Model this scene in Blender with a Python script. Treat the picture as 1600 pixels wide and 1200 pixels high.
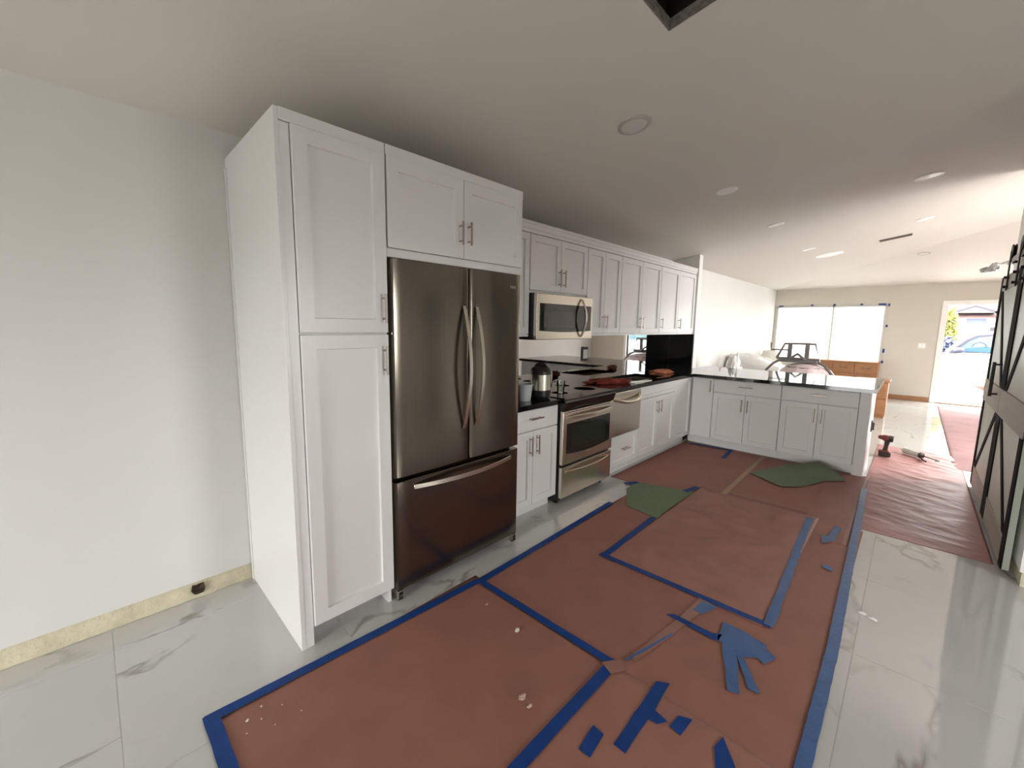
import bpy, bmesh, math, random
from mathutils import Vector, Matrix, noise
random.seed(7)
for o in list(bpy.data.objects): bpy.data.objects.remove(o)
S = bpy.context.scene
C = S.collection

# ------------------------------------------------------------------ camera
F_PX, YAW, PITCH, ROLL = 645.15, math.radians(-44.538), math.radians(-7.30), math.radians(0.757)
CAM = Vector((2.662, -0.579, 1.503)); PPX, PPY = 792.6, 591.0
f = Vector((math.cos(PITCH)*math.sin(YAW), math.cos(PITCH)*math.cos(YAW), math.sin(PITCH)))
r = Vector((math.cos(YAW), -math.sin(YAW), 0)); u = r.cross(f)
r2 = math.cos(ROLL)*r + math.sin(ROLL)*u; u2 = -math.sin(ROLL)*r + math.cos(ROLL)*u
cd = bpy.data.cameras.new('camera'); cam = bpy.data.objects.new('camera', cd); C.objects.link(cam)
cd.sensor_width = 36; cd.sensor_fit = 'HORIZONTAL'; cd.lens = F_PX/1600*36
cd.shift_x = (800-PPX)/1600; cd.shift_y = -(600-PPY)/1600
cd.clip_start = 0.05; cd.clip_end = 300
M = Matrix((r2, u2, -f)).transposed().to_4x4(); M.translation = CAM; cam.matrix_world = M
S.camera = cam

# ------------------------------------------------------------------ world, exposure
w = bpy.data.worlds.new('sky'); S.world = w; w.use_nodes = True
bgn = w.node_tree.nodes['Background']
bgn.inputs[0].default_value = (1.0, 0.992, 0.975, 1); bgn.inputs[1].default_value = 19.0
S.view_settings.view_transform = 'Standard'; S.view_settings.look = 'None'
S.view_settings.gamma = 1; S.view_settings.exposure = 0.2
S.view_settings.use_curve_mapping = False

def portal(loc, rot, sx, sy):
    l = bpy.data.lights.new('sky_portal', 'AREA'); l.shape = 'RECTANGLE'; l.size = sx; l.size_y = sy
    l.cycles.is_portal = True
    o = bpy.data.objects.new('sky_portal', l); C.objects.link(o); o.location = loc; o.rotation_euler = rot
    return o
PI = math.pi
XE_ = 5.6; YR = -4.5            # rear wall
portal((1.75, YR-0.02, .9), (PI/2, 0, 0), 1.5, 1.8)            # glass door behind the camera
portal((3.6, 11.91, 1.03), (-PI/2, 0, 0), 1.1, 2.05)          # front door
portal((XE_+.02, 1.35, 1.4), (0, PI/2, 0), 1.1, 1.0)        # unseen side opening, added to brighten the cabinet fronts
portal((XE_+.02, 6.7, 1.85), (0, PI/2, 0), 1.7, 2.2)         # unseen opening past the barn doors, added to light the wall cabinets
portal((1.1, 12.02, 1.42), (-PI/2, 0, 0), 2.2, 1.4)           # front window

# ------------------------------------------------------------------ materials
MATS = {}
def mat(name, col, rough=.5, metal=0, var=.04, scale=6, bump=0, bscale=40, spec=.5, stretch=None, trans=0, coat=0, alpha=1):
    if name in MATS: return MATS[name]
    m = bpy.data.materials.new(name); m.use_nodes = True; nt = m.node_tree; N = nt.nodes; L = nt.links
    p = N['Principled BSDF']
    p.inputs['Roughness'].default_value = rough; p.inputs['Metallic'].default_value = metal
    p.inputs['Specular IOR Level'].default_value = spec
    if trans: p.inputs['Transmission Weight'].default_value = trans
    if coat: p.inputs['Coat Weight'].default_value = coat; p.inputs['Coat Roughness'].default_value = .05
    if alpha < 1: p.inputs['Alpha'].default_value = alpha
    tc = N.new('ShaderNodeTexCoord'); mp = N.new('ShaderNodeMapping')
    L.new(tc.outputs['Object'], mp.inputs[0])
    if stretch: mp.inputs['Scale'].default_value = stretch
    nz = N.new('ShaderNodeTexNoise'); nz.inputs['Scale'].default_value = scale; nz.inputs['Detail'].default_value = 4
    L.new(mp.outputs[0], nz.inputs['Vector'])
    rp = N.new('ShaderNodeValToRGB'); rp.color_ramp.elements[0].position = .3; rp.color_ramp.elements[1].position = .7
    lo = [max(0, c*(1-var)) for c in col]; hi = [min(1, c*(1+var)) for c in col]
    rp.color_ramp.elements[0].color = (*lo, 1); rp.color_ramp.elements[1].color = (*hi, 1)
    L.new(nz.outputs['Fac'], rp.inputs[0]); L.new(rp.outputs[0], p.inputs['Base Color'])
    if bump:
        n2 = N.new('ShaderNodeTexNoise'); n2.inputs['Scale'].default_value = bscale; n2.inputs['Detail'].default_value = 3
        L.new(mp.outputs[0], n2.inputs['Vector'])
        b = N.new('ShaderNodeBump'); b.inputs['Strength'].default_value = bump; b.inputs['Distance'].default_value = .01
        L.new(n2.outputs['Fac'], b.inputs['Height']); L.new(b.outputs[0], p.inputs['Normal'])
    MATS[name] = m; return m

mat('wall_paint', (.75, .745, .72), .55, var=.012, scale=2, bump=.05, bscale=60)
mat('beige_dimmed', (.60, .565, .49), .6, var=.012, scale=2)  # beige wall colour, also darkened to offset the strong light there
mat('wall_white', (.90, .89, .86), .5, var=.012, scale=2)
mat('ceiling_paint', (.71, .665, .61), .7, var=.015, scale=1.5, bump=.06, bscale=50)
mat('bare_plaster', (.66, .60, .44), .9, var=.10, scale=14, bump=.6, bscale=45)
mat('cabinet_white', (.80, .795, .785), .32, var=.008, scale=3)
mat('cabinet_inside', (.55, .54, .52), .6)
mat('nickel', (.45, .41, .36), .3, 1, var=.05)
mat('steel_dark', (.205, .18, .148), .2, 1, var=.05, scale=2, bump=.02, bscale=90, stretch=(1, 1, .02))
mat('steel', (.72, .67, .58), .27, 1, var=.05, scale=2, bump=.02, bscale=90, stretch=(1, .02, 1))
mat('steel_trim', (.74, .67, .58), .25, 1, var=.04)
mat('black_gloss', (.006, .006, .007), .06, var=.2, spec=.5)
mat('black_granite', (.008, .008, .009), .05, var=.5, scale=150, spec=.5)
mat('smoked_mirror', (.42, .41, .40), .02, 1, var=.02)
mat('grey_splash', (.13, .13, .126), .35, var=.08, scale=30)
mat('black_plastic', (.012, .012, .013), .4, var=.2)
mat('dark_glass', (.012, .014, .012), .05, var=.1, spec=.6)
mat('oven_inner', (.020, .024, .018), .1, var=.1)
mat('grey_window', (.07, .068, .063), .12, var=.1)
mat('grout', (.50, .49, .47), .9, bump=.3)
mat('red_paper', (.305, .136, .102), .62, var=.07, scale=5, bump=.12, bscale=18, spec=.35)
mat('red_paper_b', (.325, .148, .112), .55, var=.07, scale=5, bump=.15, bscale=14, spec=.4)
mat('pink_plastic', (.44, .215, .20), .5, var=.06, scale=4, bump=.2, bscale=9, spec=.25)
mat('blue_tape', (.008, .048, .215), .55, var=.10, scale=12, bump=.1, bscale=60, spec=.25)
mat('faded_tape', (.05, .12, .29), .36, var=.14, scale=10, bump=.15, bscale=40, spec=.5)
mat('beige_tape', (.37, .25, .15), .6, var=.06)
mat('clear_tape', (.30, .15, .115), .22, var=.06)
mat('green_board', (.155, .20, .115), .85, var=.06, scale=20)
mat('dark_board', (.02, .022, .015), .9)
mat('brown_door', (.055, .045, .035), .4, var=.1)
mat('barn_dark', (.014, .010, .013), .8, spec=.12, var=.25, scale=20, stretch=(1, 1, .1))
mat('barn_light', (.46, .50, .43), .4, var=.06, scale=8, stretch=(1, 1, .1))
mat('barn_rail', (.40, .36, .31), .6, var=.12, scale=10, stretch=(1, .1, 1))
mat('iron', (.02, .02, .021), .45, .6, var=.2)
mat('brown_wood', (.33, .155, .07), .45, var=.12, scale=9, stretch=(1, .15, 1))
mat('plastic_wrap', (.72, .71, .68), .25, var=.04, scale=5, bump=.5, bscale=18)
mat('pink_wrap', (.62, .50, .50), .3, var=.12, scale=5, bump=.5, bscale=14)
mat('lamp_shade', (.66, .64, .56), .8, var=.05)
mat('grey_metal', (.16, .15, .14), .45, .5, var=.1)
mat('rag_red', (.24, .035, .02), .9, var=.3, scale=25, bump=.5, bscale=60)
mat('rag_orange', (.35, .11, .05), .8, var=.25, scale=25, bump=.5, bscale=60)
mat('bucket', (.52, .54, .53), .4, var=.03)
mat('scrap', (.55, .40, .34), .8, var=.15, scale=40)
mat('white_scrap', (.72, .68, .62), .8, var=.1, scale=40)
mat('drill_red', (.20, .04, .025), .5, var=.1)
mat('drill_dark', (.03, .018, .015), .5, var=.2)
mat('tube_white', (.62, .62, .56), .5, var=.12, scale=30)
mat('lens_white', (.93, .92, .90), .35, var=.01)
mat('trim_grey', (.60, .575, .54), .5, var=.02)
mat('dull_trim', (.50, .475, .44), .5, var=.02)
mat('trim_lens', (.68, .65, .61), .4, var=.02)
mat('vent_brown', (.13, .09, .065), .6, var=.15)
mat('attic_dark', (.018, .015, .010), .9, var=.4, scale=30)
mat('insulation', (.10, .11, .07), .95, var=.4, scale=60, bump=.8, bscale=80)
mat('drywall_edge', (.22, .20, .18), .95, var=.3, scale=50, bump=.8, bscale=120)
mat('hole_dark', (.05, .035, .02), .95, var=.6, scale=60, bump=.8)
mat('switch_white', (.78, .75, .68), .4, var=.01)
mat('concrete', (.55, .54, .52), .9, var=.06, scale=1.5)
mat('dark_lawn', (.16, .16, .14), .95, var=.2, scale=3)
mat('asphalt', (.30, .30, .31), .9, var=.1, scale=2)
mat('roof_tile', (.052, .026, .022), .8, var=.2, scale=8)
mat('house_wall', (.50, .48, .47), .9, var=.04, scale=2)
mat('house_blue', (.085, .10, .18), .8, var=.06)
mat('fascia', (.018, .014, .022), .7)
mat('car_white', (.60, .61, .63), .25, var=.01, coat=.5)
mat('car_glass', (.055, .12, .145), .15, var=.5, scale=2.5)
mat('car_trim', (.02, .02, .035), .4)
mat('tyre', (.13, .13, .14), .8)
mat('pink_runner', (.42, .26, .26), .85, var=.08, scale=4, spec=.1)
mat('car_seat', (.003, .035, .11), .6)
mat('leaf_lime', (.13, .135, .025), .7, var=.35, scale=8)
mat('leaf_dark', (.045, .05, .09), .7, var=.3, scale=8)
mat('red_clay', (.16, .035, .025), .7, var=.1)
mat('paper_white', (.72, .72, .72), .7)
mat('grey_print', (.20, .22, .23), .7)

def tile_mat():
    m = bpy.data.materials.new('marble_tile'); m.use_nodes = True; nt = m.node_tree; N = nt.nodes; L = nt.links
    p = N['Principled BSDF']; p.inputs['Roughness'].default_value = .06; p.inputs['Specular IOR Level'].default_value = .5; p.inputs['IOR'].default_value = 1.95
    tc = N.new('ShaderNodeTexCoord'); oi = N.new('ShaderNodeObjectInfo')
    mul = N.new('ShaderNodeVectorMath'); mul.operation = 'SCALE'; mul.inputs['Scale'].default_value = 53.0
    cmb = N.new('ShaderNodeCombineXYZ')
    for i in range(3): L.new(oi.outputs['Random'], cmb.inputs[i])
    L.new(cmb.outputs[0], mul.inputs[0])
    add = N.new('ShaderNodeVectorMath'); add.operation = 'ADD'; L.new(tc.outputs['Object'], add.inputs[0]); L.new(mul.outputs[0], add.inputs[1])
    mp = N.new('ShaderNodeMapping'); mp.inputs['Rotation'].default_value = (0, 0, .9); mp.inputs['Scale'].default_value = (1, .55, 1); L.new(add.outputs[0], mp.inputs[0])
    n1 = N.new('ShaderNodeTexNoise'); n1.inputs['Scale'].default_value = 1.5; n1.inputs['Detail'].default_value = 5; n1.inputs['Distortion'].default_value = .5; L.new(mp.outputs[0], n1.inputs['Vector'])
    sb = N.new('ShaderNodeMath'); sb.operation = 'SUBTRACT'; sb.inputs[1].default_value = .5; L.new(n1.outputs['Fac'], sb.inputs[0])
    ab = N.new('ShaderNodeMath'); ab.operation = 'ABSOLUTE'; L.new(sb.outputs[0], ab.inputs[0])
    rp = N.new('ShaderNodeValToRGB'); e = rp.color_ramp.elements; e[0].position = 0; e[0].color = (1, 1, 1, 1); e[1].position = .020; e[1].color = (0, 0, 0, 1); L.new(ab.outputs[0], rp.inputs[0])
    n2 = N.new('ShaderNodeTexNoise'); n2.inputs['Scale'].default_value = 1.6; n2.inputs['Detail'].default_value = 3; L.new(add.outputs[0], n2.inputs['Vector'])
    r2_ = N.new('ShaderNodeValToRGB'); e = r2_.color_ramp.elements; e[0].position = .47; e[0].color = (0, 0, 0, 1); e[1].position = .62; e[1].color = (1, 1, 1, 1); L.new(n2.outputs['Fac'], r2_.inputs[0])
    mm = N.new('ShaderNodeMath'); mm.operation = 'MULTIPLY'; L.new(rp.outputs[0], mm.inputs[0]); L.new(r2_.outputs[0], mm.inputs[1])
    base = N.new('ShaderNodeValToRGB'); e = base.color_ramp.elements; e[0].color = (.50, .50, .485, 1); e[1].color = (.59, .588, .57, 1); L.new(n2.outputs['Fac'], base.inputs[0])
    mx = N.new('ShaderNodeMix'); mx.data_type = 'RGBA'; L.new(mm.outputs[0], mx.inputs['Factor']); L.new(base.outputs[0], mx.inputs['A']); mx.inputs['B'].default_value = (.31, .295, .265, 1)
    L.new(mx.outputs['Result'], p.inputs['Base Color'])
    MATS['marble_tile'] = m
tile_mat()
def film_mat(name, col, tr, trans_col=(1, 1, 1)):
    m = bpy.data.materials.new(name); m.use_nodes = True; nt = m.node_tree; N = nt.nodes; L = nt.links
    N.remove(N['Principled BSDF']); out = N['Material Output']
    a = N.new('ShaderNodeBsdfTranslucent'); b = N.new('ShaderNodeBsdfDiffuse'); t = N.new('ShaderNodeBsdfTransparent')
    nz = N.new('ShaderNodeTexNoise'); nz.inputs['Scale'].default_value = 3
    rp = N.new('ShaderNodeValToRGB'); rp.color_ramp.elements[0].color = (*[c*.96 for c in col], 1); rp.color_ramp.elements[1].color = (*col, 1); L.new(nz.outputs['Fac'], rp.inputs[0])
    L.new(rp.outputs[0], a.inputs[0]); L.new(rp.outputs[0], b.inputs[0])
    m1 = N.new('ShaderNodeMixShader'); m1.inputs[0].default_value = .2; L.new(a.outputs[0], m1.inputs[1]); L.new(b.outputs[0], m1.inputs[2])
    m2 = N.new('ShaderNodeMixShader'); m2.inputs[0].default_value = tr; L.new(m1.outputs[0], m2.inputs[1]); L.new(t.outputs[0], m2.inputs[2])
    L.new(m2.outputs[0], out.inputs[0]); MATS[name] = m
film_mat('window_film', (.95, .95, .94), .15)
film_mat('clear_wrap', (.85, .84, .81), .45)
def glass_mat(name):
    m = bpy.data.materials.new(name); m.use_nodes = True; nt = m.node_tree; N = nt.nodes; L = nt.links
    N.remove(N['Principled BSDF']); out = N['Material Output']
    g = N.new('ShaderNodeBsdfGlossy'); g.inputs['Roughness'].default_value = .03; t = N.new('ShaderNodeBsdfTransparent')
    t.inputs[0].default_value = (.93, .95, .95, 1)
    fr = N.new('ShaderNodeFresnel'); fr.inputs[0].default_value = 1.5
    m2 = N.new('ShaderNodeMixShader'); L.new(fr.outputs[0], m2.inputs[0]); L.new(t.outputs[0], m2.inputs[1]); L.new(g.outputs[0], m2.inputs[2])
    L.new(m2.outputs[0], out.inputs[0]); MATS[name] = m
glass_mat('clear_glass')

# ------------------------------------------------------------------ helpers
class MB:
    """collects geometry in world coordinates, builds one mesh object"""
    def __init__(s): s.v = []; s.f = []
    def add(s, vs, fs):
        k = len(s.v); s.v += [tuple(v) for v in vs]; s.f += [tuple(i+k for i in q) for q in fs]; return s
    def box(s, x0, x1, y0, y1, z0, z1):
        vs = [(x, y, z) for x in (x0, x1) for y in (y0, y1) for z in (z0, z1)]
        return s.add(vs, [(0, 1, 3, 2), (4, 6, 7, 5), (0, 4, 5, 1), (2, 3, 7, 6), (0, 2, 6, 4), (1, 5, 7, 3)])
    def tube(s, pts, rad, n=8, caps=True, flat=None):
        pts = [Vector(p) for p in pts]; vs = []; fs = []
        if not hasattr(rad, '__len__'): rad = [rad]*len(pts)
        up = None
        for i, p in enumerate(pts):
            d = (pts[min(i+1, len(pts)-1)] - pts[max(i-1, 0)]).normalized()
            if up is None:
                up = Vector((0, 0, 1)) if abs(d.z) < .9 else Vector((1, 0, 0))
            a = d.cross(up).normalized(); b = a.cross(d).normalized(); up = b
            for k in range(n):
                t = 2*PI*k/n + PI/n
                q = (a*math.cos(t) + b*math.sin(t)*(flat or 1))*rad[i]; vs.append(p+q)
        for i in range(len(pts)-1):
            for k in range(n):
                fs.append((i*n+k, i*n+(k+1) % n, (i+1)*n+(k+1) % n, (i+1)*n+k))
        if caps:
            fs.append(tuple(range(n-1, -1, -1))); fs.append(tuple((len(pts)-1)*n+k for k in range(n)))
        return s.add(vs, fs)
    def lathe(s, c, prof, n=24, axis=(0, 0, 1)):
        """prof: (radius, height) list along axis from c"""
        ax = Vector(axis).normalized(); t = Vector((1, 0, 0)) if abs(ax.x) < .9 else Vector((0, 1, 0))
        a = ax.cross(t).normalized(); b = ax.cross(a); c = Vector(c); vs = []; fs = []
        for (rr, h) in prof:
            for k in range(n):
                an = 2*PI*k/n; vs.append(c + ax*h + (a*math.cos(an)+b*math.sin(an))*rr)
        for i in range(len(prof)-1):
            for k in range(n):
                fs.append((i*n+k, i*n+(k+1) % n, (i+1)*n+(k+1) % n, (i+1)*n+k))
        if prof[0][0] > 1e-6: fs.append(tuple(range(n-1, -1, -1)))
        if prof[-1][0] > 1e-6: fs.append(tuple((len(prof)-1)*n+k for k in range(n)))
        return s.add(vs, fs)
    def prism(s, poly, z0, z1):
        n = len(poly)
        vs = [(x, y, z0) for x, y in poly] + [(x, y, z1) for x, y in poly]
        ar = sum(poly[i][0]*poly[(i+1) % n][1]-poly[(i+1) % n][0]*poly[i][1] for i in range(n))
        top = tuple(range(n, 2*n)); bot = tuple(range(n-1, -1, -1))
        fs = [bot, top] + [(i, (i+1) % n, n+(i+1) % n, n+i) for i in range(n)]
        if ar < 0: fs = [tuple(reversed(q)) for q in fs]
        return s.add(vs, fs)
    def hexa(s, a, b):   # two quads joined
        return s.add(list(a)+list(b), [(3, 2, 1, 0), (4, 5, 6, 7)] + [(i, (i+1) % 4, 4+(i+1) % 4, 4+i) for i in range(4)])
    def build(s, name, m, parent=None, origin=None, smooth=False, bevel=0, seg=1, fix=True):
        me = bpy.data.meshes.new(name)
        root = Vector(origin) if origin is not None else None
        if parent is not None:
            root = ROOT[parent.name]
        if root is None:
            xs = [v[0] for v in s.v]; ys = [v[1] for v in s.v]; zs = [v[2] for v in s.v]
            root = Vector(((min(xs)+max(xs))/2, (min(ys)+max(ys))/2, min(zs)))
        me.from_pydata([Vector(v)-root for v in s.v], [], s.f)
        if fix:
            b = bmesh.new(); b.from_mesh(me); bmesh.ops.recalc_face_normals(b, faces=b.faces[:]); b.to_mesh(me); b.free()
        me.materials.append(MATS[m])
        o = bpy.data.objects.new(name, me); C.objects.link(o)
        if parent is not None: o.parent = parent
        else: o.location = root
        ROOT[o.name] = root
        if smooth:
            me.polygons.foreach_set('use_smooth', [True]*len(me.polygons))
            try: me.set_sharp_from_angle(angle=math.radians(40))
            except Exception: pass
        if bevel:
            md = o.modifiers.new('bevel', 'BEVEL'); md.width = bevel; md.segments = seg; md.limit_method = 'ANGLE'; md.angle_limit = math.radians(40)
        return o
ROOT = {}
def thing(name, loc, label, cat, group=None):
    o = bpy.data.objects.new(name, None); C.objects.link(o); o.location = loc; o.empty_display_size = .1
    ROOT[o.name] = Vector(loc); return tag(o, label, cat, group)
def tag(o, label, cat, group=None, kind=None):
    o['label'] = label; o['category'] = cat
    if group: o['group'] = group
    if kind: o['kind'] = kind
    return o
def struct(o):
    o['kind'] = 'structure'; return o
def lab(o, l): o['label'] = l; return o

# cabinet pieces.  ax 'X': front faces +X, horizontal axis is Y.  ax 'Y': front faces -Y, horizontal axis is X
def mapper(ax, front):
    if ax == 'X': return lambda h, z, wv: (front+wv, h, z)
    return lambda h, z, wv: (h, front-wv, z)
def shaker(parent, ax, front, h0, h1, z0, z1, rail=.058, t=.02, name='door', g=.0018, rec=.014):
    m = mapper(ax, front); h0 += g; h1 -= g; z0 += g; z1 -= g
    def ring(i, wv): return [m(h0+i, z0+i, wv), m(h1-i, z0+i, wv), m(h1-i, z1-i, wv), m(h0+i, z1-i, wv)]
    R_ = [ring(0, -t), ring(0, -.002), ring(.002, 0), ring(rail, 0), ring(rail+.003, -rec)]
    vs = sum(R_, []); fs = [(3, 2, 1, 0)]
    for k in range(4):
        for i in range(4): fs.append((k*4+i, k*4+(i+1) % 4, k*4+4+(i+1) % 4, k*4+4+i))
    fs.append((16, 17, 18, 19))
    return MB().add(vs, fs).build(name, 'cabinet_white', parent)
def slab(parent, ax, front, h0, h1, z0, z1, t=.02, name='drawer', g=.0018):
    m = mapper(ax, front); h0 += g; h1 -= g; z0 += g; z1 -= g
    def ring(i, wv): return [m(h0+i, z0+i, wv), m(h1-i, z0+i, wv), m(h1-i, z1-i, wv), m(h0+i, z1-i, wv)]
    R_ = [ring(0, -t), ring(0, -.002), ring(.002, 0)]
    vs = sum(R_, []); fs = [(3, 2, 1, 0), (8, 9, 10, 11)]
    for k in range(2):
        for i in range(4): fs.append((k*4+i, k*4+(i+1) % 4, k*4+4+(i+1) % 4, k*4+4+i))
    return MB().add(vs, fs).build(name, 'cabinet_white', parent)
def pull(parent, ax, front, h, z, length=.135, horiz=False, matn='nickel'):
    m = mapper(ax, front); b = MB(); d = .032; rb = .0065; k = length/2; q = k-.022
    if horiz:
        b.tube([m(h-k, z, d), m(h+k, z, d)], rb); [b.tube([m(h+s*q, z, -.001), m(h+s*q, z, d)], .005) for s in (-1, 1)]
    else:
        b.tube([m(h, z-k, d), m(h, z+k, d)], rb); [b.tube([m(h, z+s*q, -.001), m(h, z+s*q, d)], .005) for s in (-1, 1)]
    return b.build('handle', matn, parent, smooth=True)
def bow(a, b, out, n=14, p=2.0):
    a, b, out = Vector(a), Vector(b), Vector(out)
    return [a.lerp(b, i/n) + out*(1-abs(2*i/n-1)**p) for i in range(n+1)]

# ================================================================== SETTING
Z0, SL, YF, XE = 2.476, .149, 11.888, 5.5
def cz(x, y=0): return Z0 + SL*min(x, YF-y)

# floor: slab and tiles
fl = struct(MB().box(-.12, XE+.1, YR-.1, YF+.12, -.12, -.0012).build('floor', 'grout', origin=(0, 0, 0)))
TX, TY = .80, .81
jx0, jy0 = 2.593-.80*4, -.609-.81*5
tb = MB(); tb.box(-.3993, .3993, -.4043, .4043, -.0045, 0)
base_tile = tb.build('tile', 'marble_tile', fl, bevel=.0012)
ROOT['tile'] = Vector((0, 0, 0)); tile_me = base_tile.data; first = True
for i in range(0, 8):
    for j in range(0, 21):
        x0 = jx0+TX*i; y0 = jy0+TY*j
        if x0 > XE-.1 or y0+TY > YF+.6: continue
        if x0 > 3.3 and 3.3 < y0 < 4.9: continue
        xa, xb = max(x0, .002), x0+TX; ya, yb = y0, min(y0+TY, YF-.002)
        if xb-xa < .05 or yb-ya < .05 or ya < YR-.6: continue
        full = xb-xa > TX-.01 and yb-ya > TY-.01
        if full:
            if first: o = base_tile; first = False
            else: o = base_tile.copy(); C.objects.link(o); o.parent = fl
            o.location = (x0+TX/2, y0+TY/2, random.uniform(-.0004, 0))
        else:
            b = MB(); cx, cy = (xa+xb)/2, (ya+yb)/2
            b.box(-(xb-xa)/2+.0015, (xb-xa)/2-.0015, -(yb-ya)/2+.0015, (yb-ya)/2-.0015, -.0045, 0)
            o = b.build('tile', 'marble_tile', fl, bevel=.0012); o.location = (cx, cy, 0)

# left wall: painted drywall above a bare strip where the baseboard came off
struct(MB().box(-.14, 0, YR, YF, .095, 2.6).build('wall_left', 'wall_paint'))
bs = MB(); n = 150; ys = [YR+(YF-YR)*i/n for i in range(n+1)]; rows = []
ys = [YR+.04*i for i in range(int((5.5-YR)/.04)+1)] + [YF]
vs = []; fs = []
for i, y in enumerate(ys):
    j = noise.noise((y*9, 1.3, 0))*.006; k = noise.noise((y*15, 7.3, 0))*.006
    vs += [(-.10, y, 0), (-.002+k, y, 0), (-.007+k*.5, y, .03+j), (-.010+j*.5, y, .06), (-.008, y, .0955), (-.10, y, .0955)]
for i in range(len(ys)-1):
    for k in range(5): fs.append((i*6+k, i*6+k+1, i*6+7+k, i*6+6+k))
bs.add(vs, fs).build('baseboard_left', 'bare_plaster', smooth=True)['kind'] = 'structure'
# broken hole in the strip
hb = MB(); vs = []; fs = []
nn = 14
for ringi, (sc, dx) in enumerate(((1, .004), (.7, -.001), (.35, -.008))):
    for k in range(nn):
        a = 2*PI*k/nn; q = 1+.75*noise.noise((k*1.7, ringi*3.1, 2)); vs.append((dx+.003*noise.noise((k*2.3, ringi, 5)), -.262+.030*sc*q*math.cos(a), .052+.030*sc*q*math.sin(a)))
for ri in range(2):
    for k in range(nn): fs.append((ri*nn+k, ri*nn+(k+1) % nn, (ri+1)*nn+(k+1) % nn, (ri+1)*nn+k))
fs.append(tuple(2*nn+k for k in range(nn)))
ho = hb.add(vs, fs).build('broken_hole', 'hole_dark', bpy.data.objects['baseboard_left'])

# wing wall at the end of the uppers, right hand walls, far and rear walls
WY = 5.60
struct(MB().box(0, .372, WY, WY+.13, 0, 2.54).build('wall_wing', 'wall_white'))
struct(MB().box(3.235, 3.36, 3.20, 5.48, .09, 3.0).build('wall_right', 'wall_white'))
struct(MB().box(3.245, 3.35, 3.21, 5.47, 0, .0905).build('baseboard_right', 'bare_plaster'))
struct(MB().box(3.34, XE+.1, 3.20, 3.32, 0, 3.4).build('wall_room', 'wall_paint'))
struct(MB().box(3.34, XE+.1, 5.36, 5.48, 0, 3.4).build('wall_entry', 'wall_paint'))
struct(MB().box(XE, XE+.12, 5.48, 5.6, 0, 3.4).box(XE, XE+.12, 5.6, 7.8, 0, 1.0).box(XE, XE+.12, 5.6, 7.8, 2.7, 3.4).box(XE, XE+.12, 7.8, YF, 0, 3.4).build('wall_entry_side', 'wall_paint'))  # the opening here is added for light on the wall cabinets
struct(MB().box(XE, XE+.12, YR, .85, 0, 3.4).box(XE, XE+.12, 1.85, 3.2, 0, 3.4).box(XE, XE+.12, .85, 1.85, 0, .85).box(XE, XE+.12, .85, 1.85, 1.95, 3.4).build('wall_side', 'wall_paint'))  # the gap is a made-up opening that brightens the kitchen from the right
WX0, WX1, WZ0, WZ1 = .06, 2.13, .77, 2.06      # far window
DX0, DX1, DZ = 3.07, 4.13, 2.04               # front door opening
fw = MB()
fw.box(-.14, WX0, YF, YF+.14, 0, 2.7).box(WX0, WX1, YF, YF+.14, 0, WZ0).box(WX0, WX1, YF, YF+.14, WZ1, 2.7)
fw.box(WX1, DX0, YF, YF+.14, 0, 2.7).box(DX0, DX1, YF, YF+.14, DZ, 2.7).box(DX1, XE+.12, YF, YF+.14, 0, 3.4)
struct(fw.build('wall_far', 'beige_dimmed'))
rw = MB()
rw.box(-.14, 1.0, YR-.14, YR, 0, 3.4).box(1.0, 2.5, YR-.14, YR, 1.8, 3.4).box(2.5, XE+.12, YR-.14, YR, 0, 3.4)
struct(rw.build('wall_rear', 'wall_paint'))
d2 = struct(MB().box(3.95, 4.73, 3.165, 3.20, .01, 2.03).build('added_door', 'brown_door'))  # unseen door, added to give the fridge a dark reflected band
MB().lathe((4.03, 3.165, 1.0), [(.025, 0), (.025, .006), (.01, .008), (.01, .03), (.026, .04), (.026, .055), (0, .06)], 16, (0, -1, 0)).build('door_knob', 'nickel', d2, smooth=True)
for (z0_, z1_) in ((.15, .95), (1.1, 1.9)): MB().box(4.06, 4.62, 3.160, 3.1655, z0_, z1_).build('door_panel', 'brown_door', d2, bevel=.004)
# ceiling: left plane rising to the right, far plane rising towards the camera, meeting in a hip; a vent cut-out
HX0, HX1, HY0, HY1 = 1.79, 2.20, .80, 1.253
xs = [-.14, HX0, HX1, XE+.12]; ys = [YR-.14, HY0, HY1]
cb = MB()
for i in range(3):
    for j in range(2):
        if i == 1 and j == 1: continue
        q = [(xs[i], ys[j]), (xs[i+1], ys[j]), (xs[i+1], ys[j+1]), (xs[i], ys[j+1])]
        a = [(x, y, Z0+SL*x) for x, y in q]; b = [(x, y, z+.03) for x, y, z in a]; cb.hexa(a, b)
def cpoly(q, zf):
    k = len(q); a = [(x, y, zf(x, y)) for x, y in q]; b = [(x, y, z+.03) for x, y, z in a]
    cb.add(a+b, [tuple(range(k-1, -1, -1)), tuple(range(k, 2*k))] + [(i, (i+1) % k, k+(i+1) % k, k+i) for i in range(k)])
cpoly([(-.14, HY1), (XE+.12, HY1), (XE+.12, YF-XE-.12), (0, YF), (-.14, YF+.14)], lambda x, y: Z0+SL*x)
cpoly([(0, YF), (XE+.12, YF-XE-.12), (XE+.12, YF+.14), (-.14, YF+.14)], lambda x, y: Z0+SL*(YF-y))
ceil = struct(cb.build('ceiling', 'ceiling_paint', origin=(0, 0, 2.4)))
roof = MB(); roof.hexa([(-.5, YR-.5, 3.2), (XE+.5, YR-.5, 3.7), (XE+.5, YF+.14, 3.7), (-.5, YF+.14, 3.2)], [(-.5, YR-.5, 3.3), (XE+.5, YR-.5, 3.8), (XE+.5, YF+.14, 3.8), (-.5, YF+.14, 3.3)])
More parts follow.
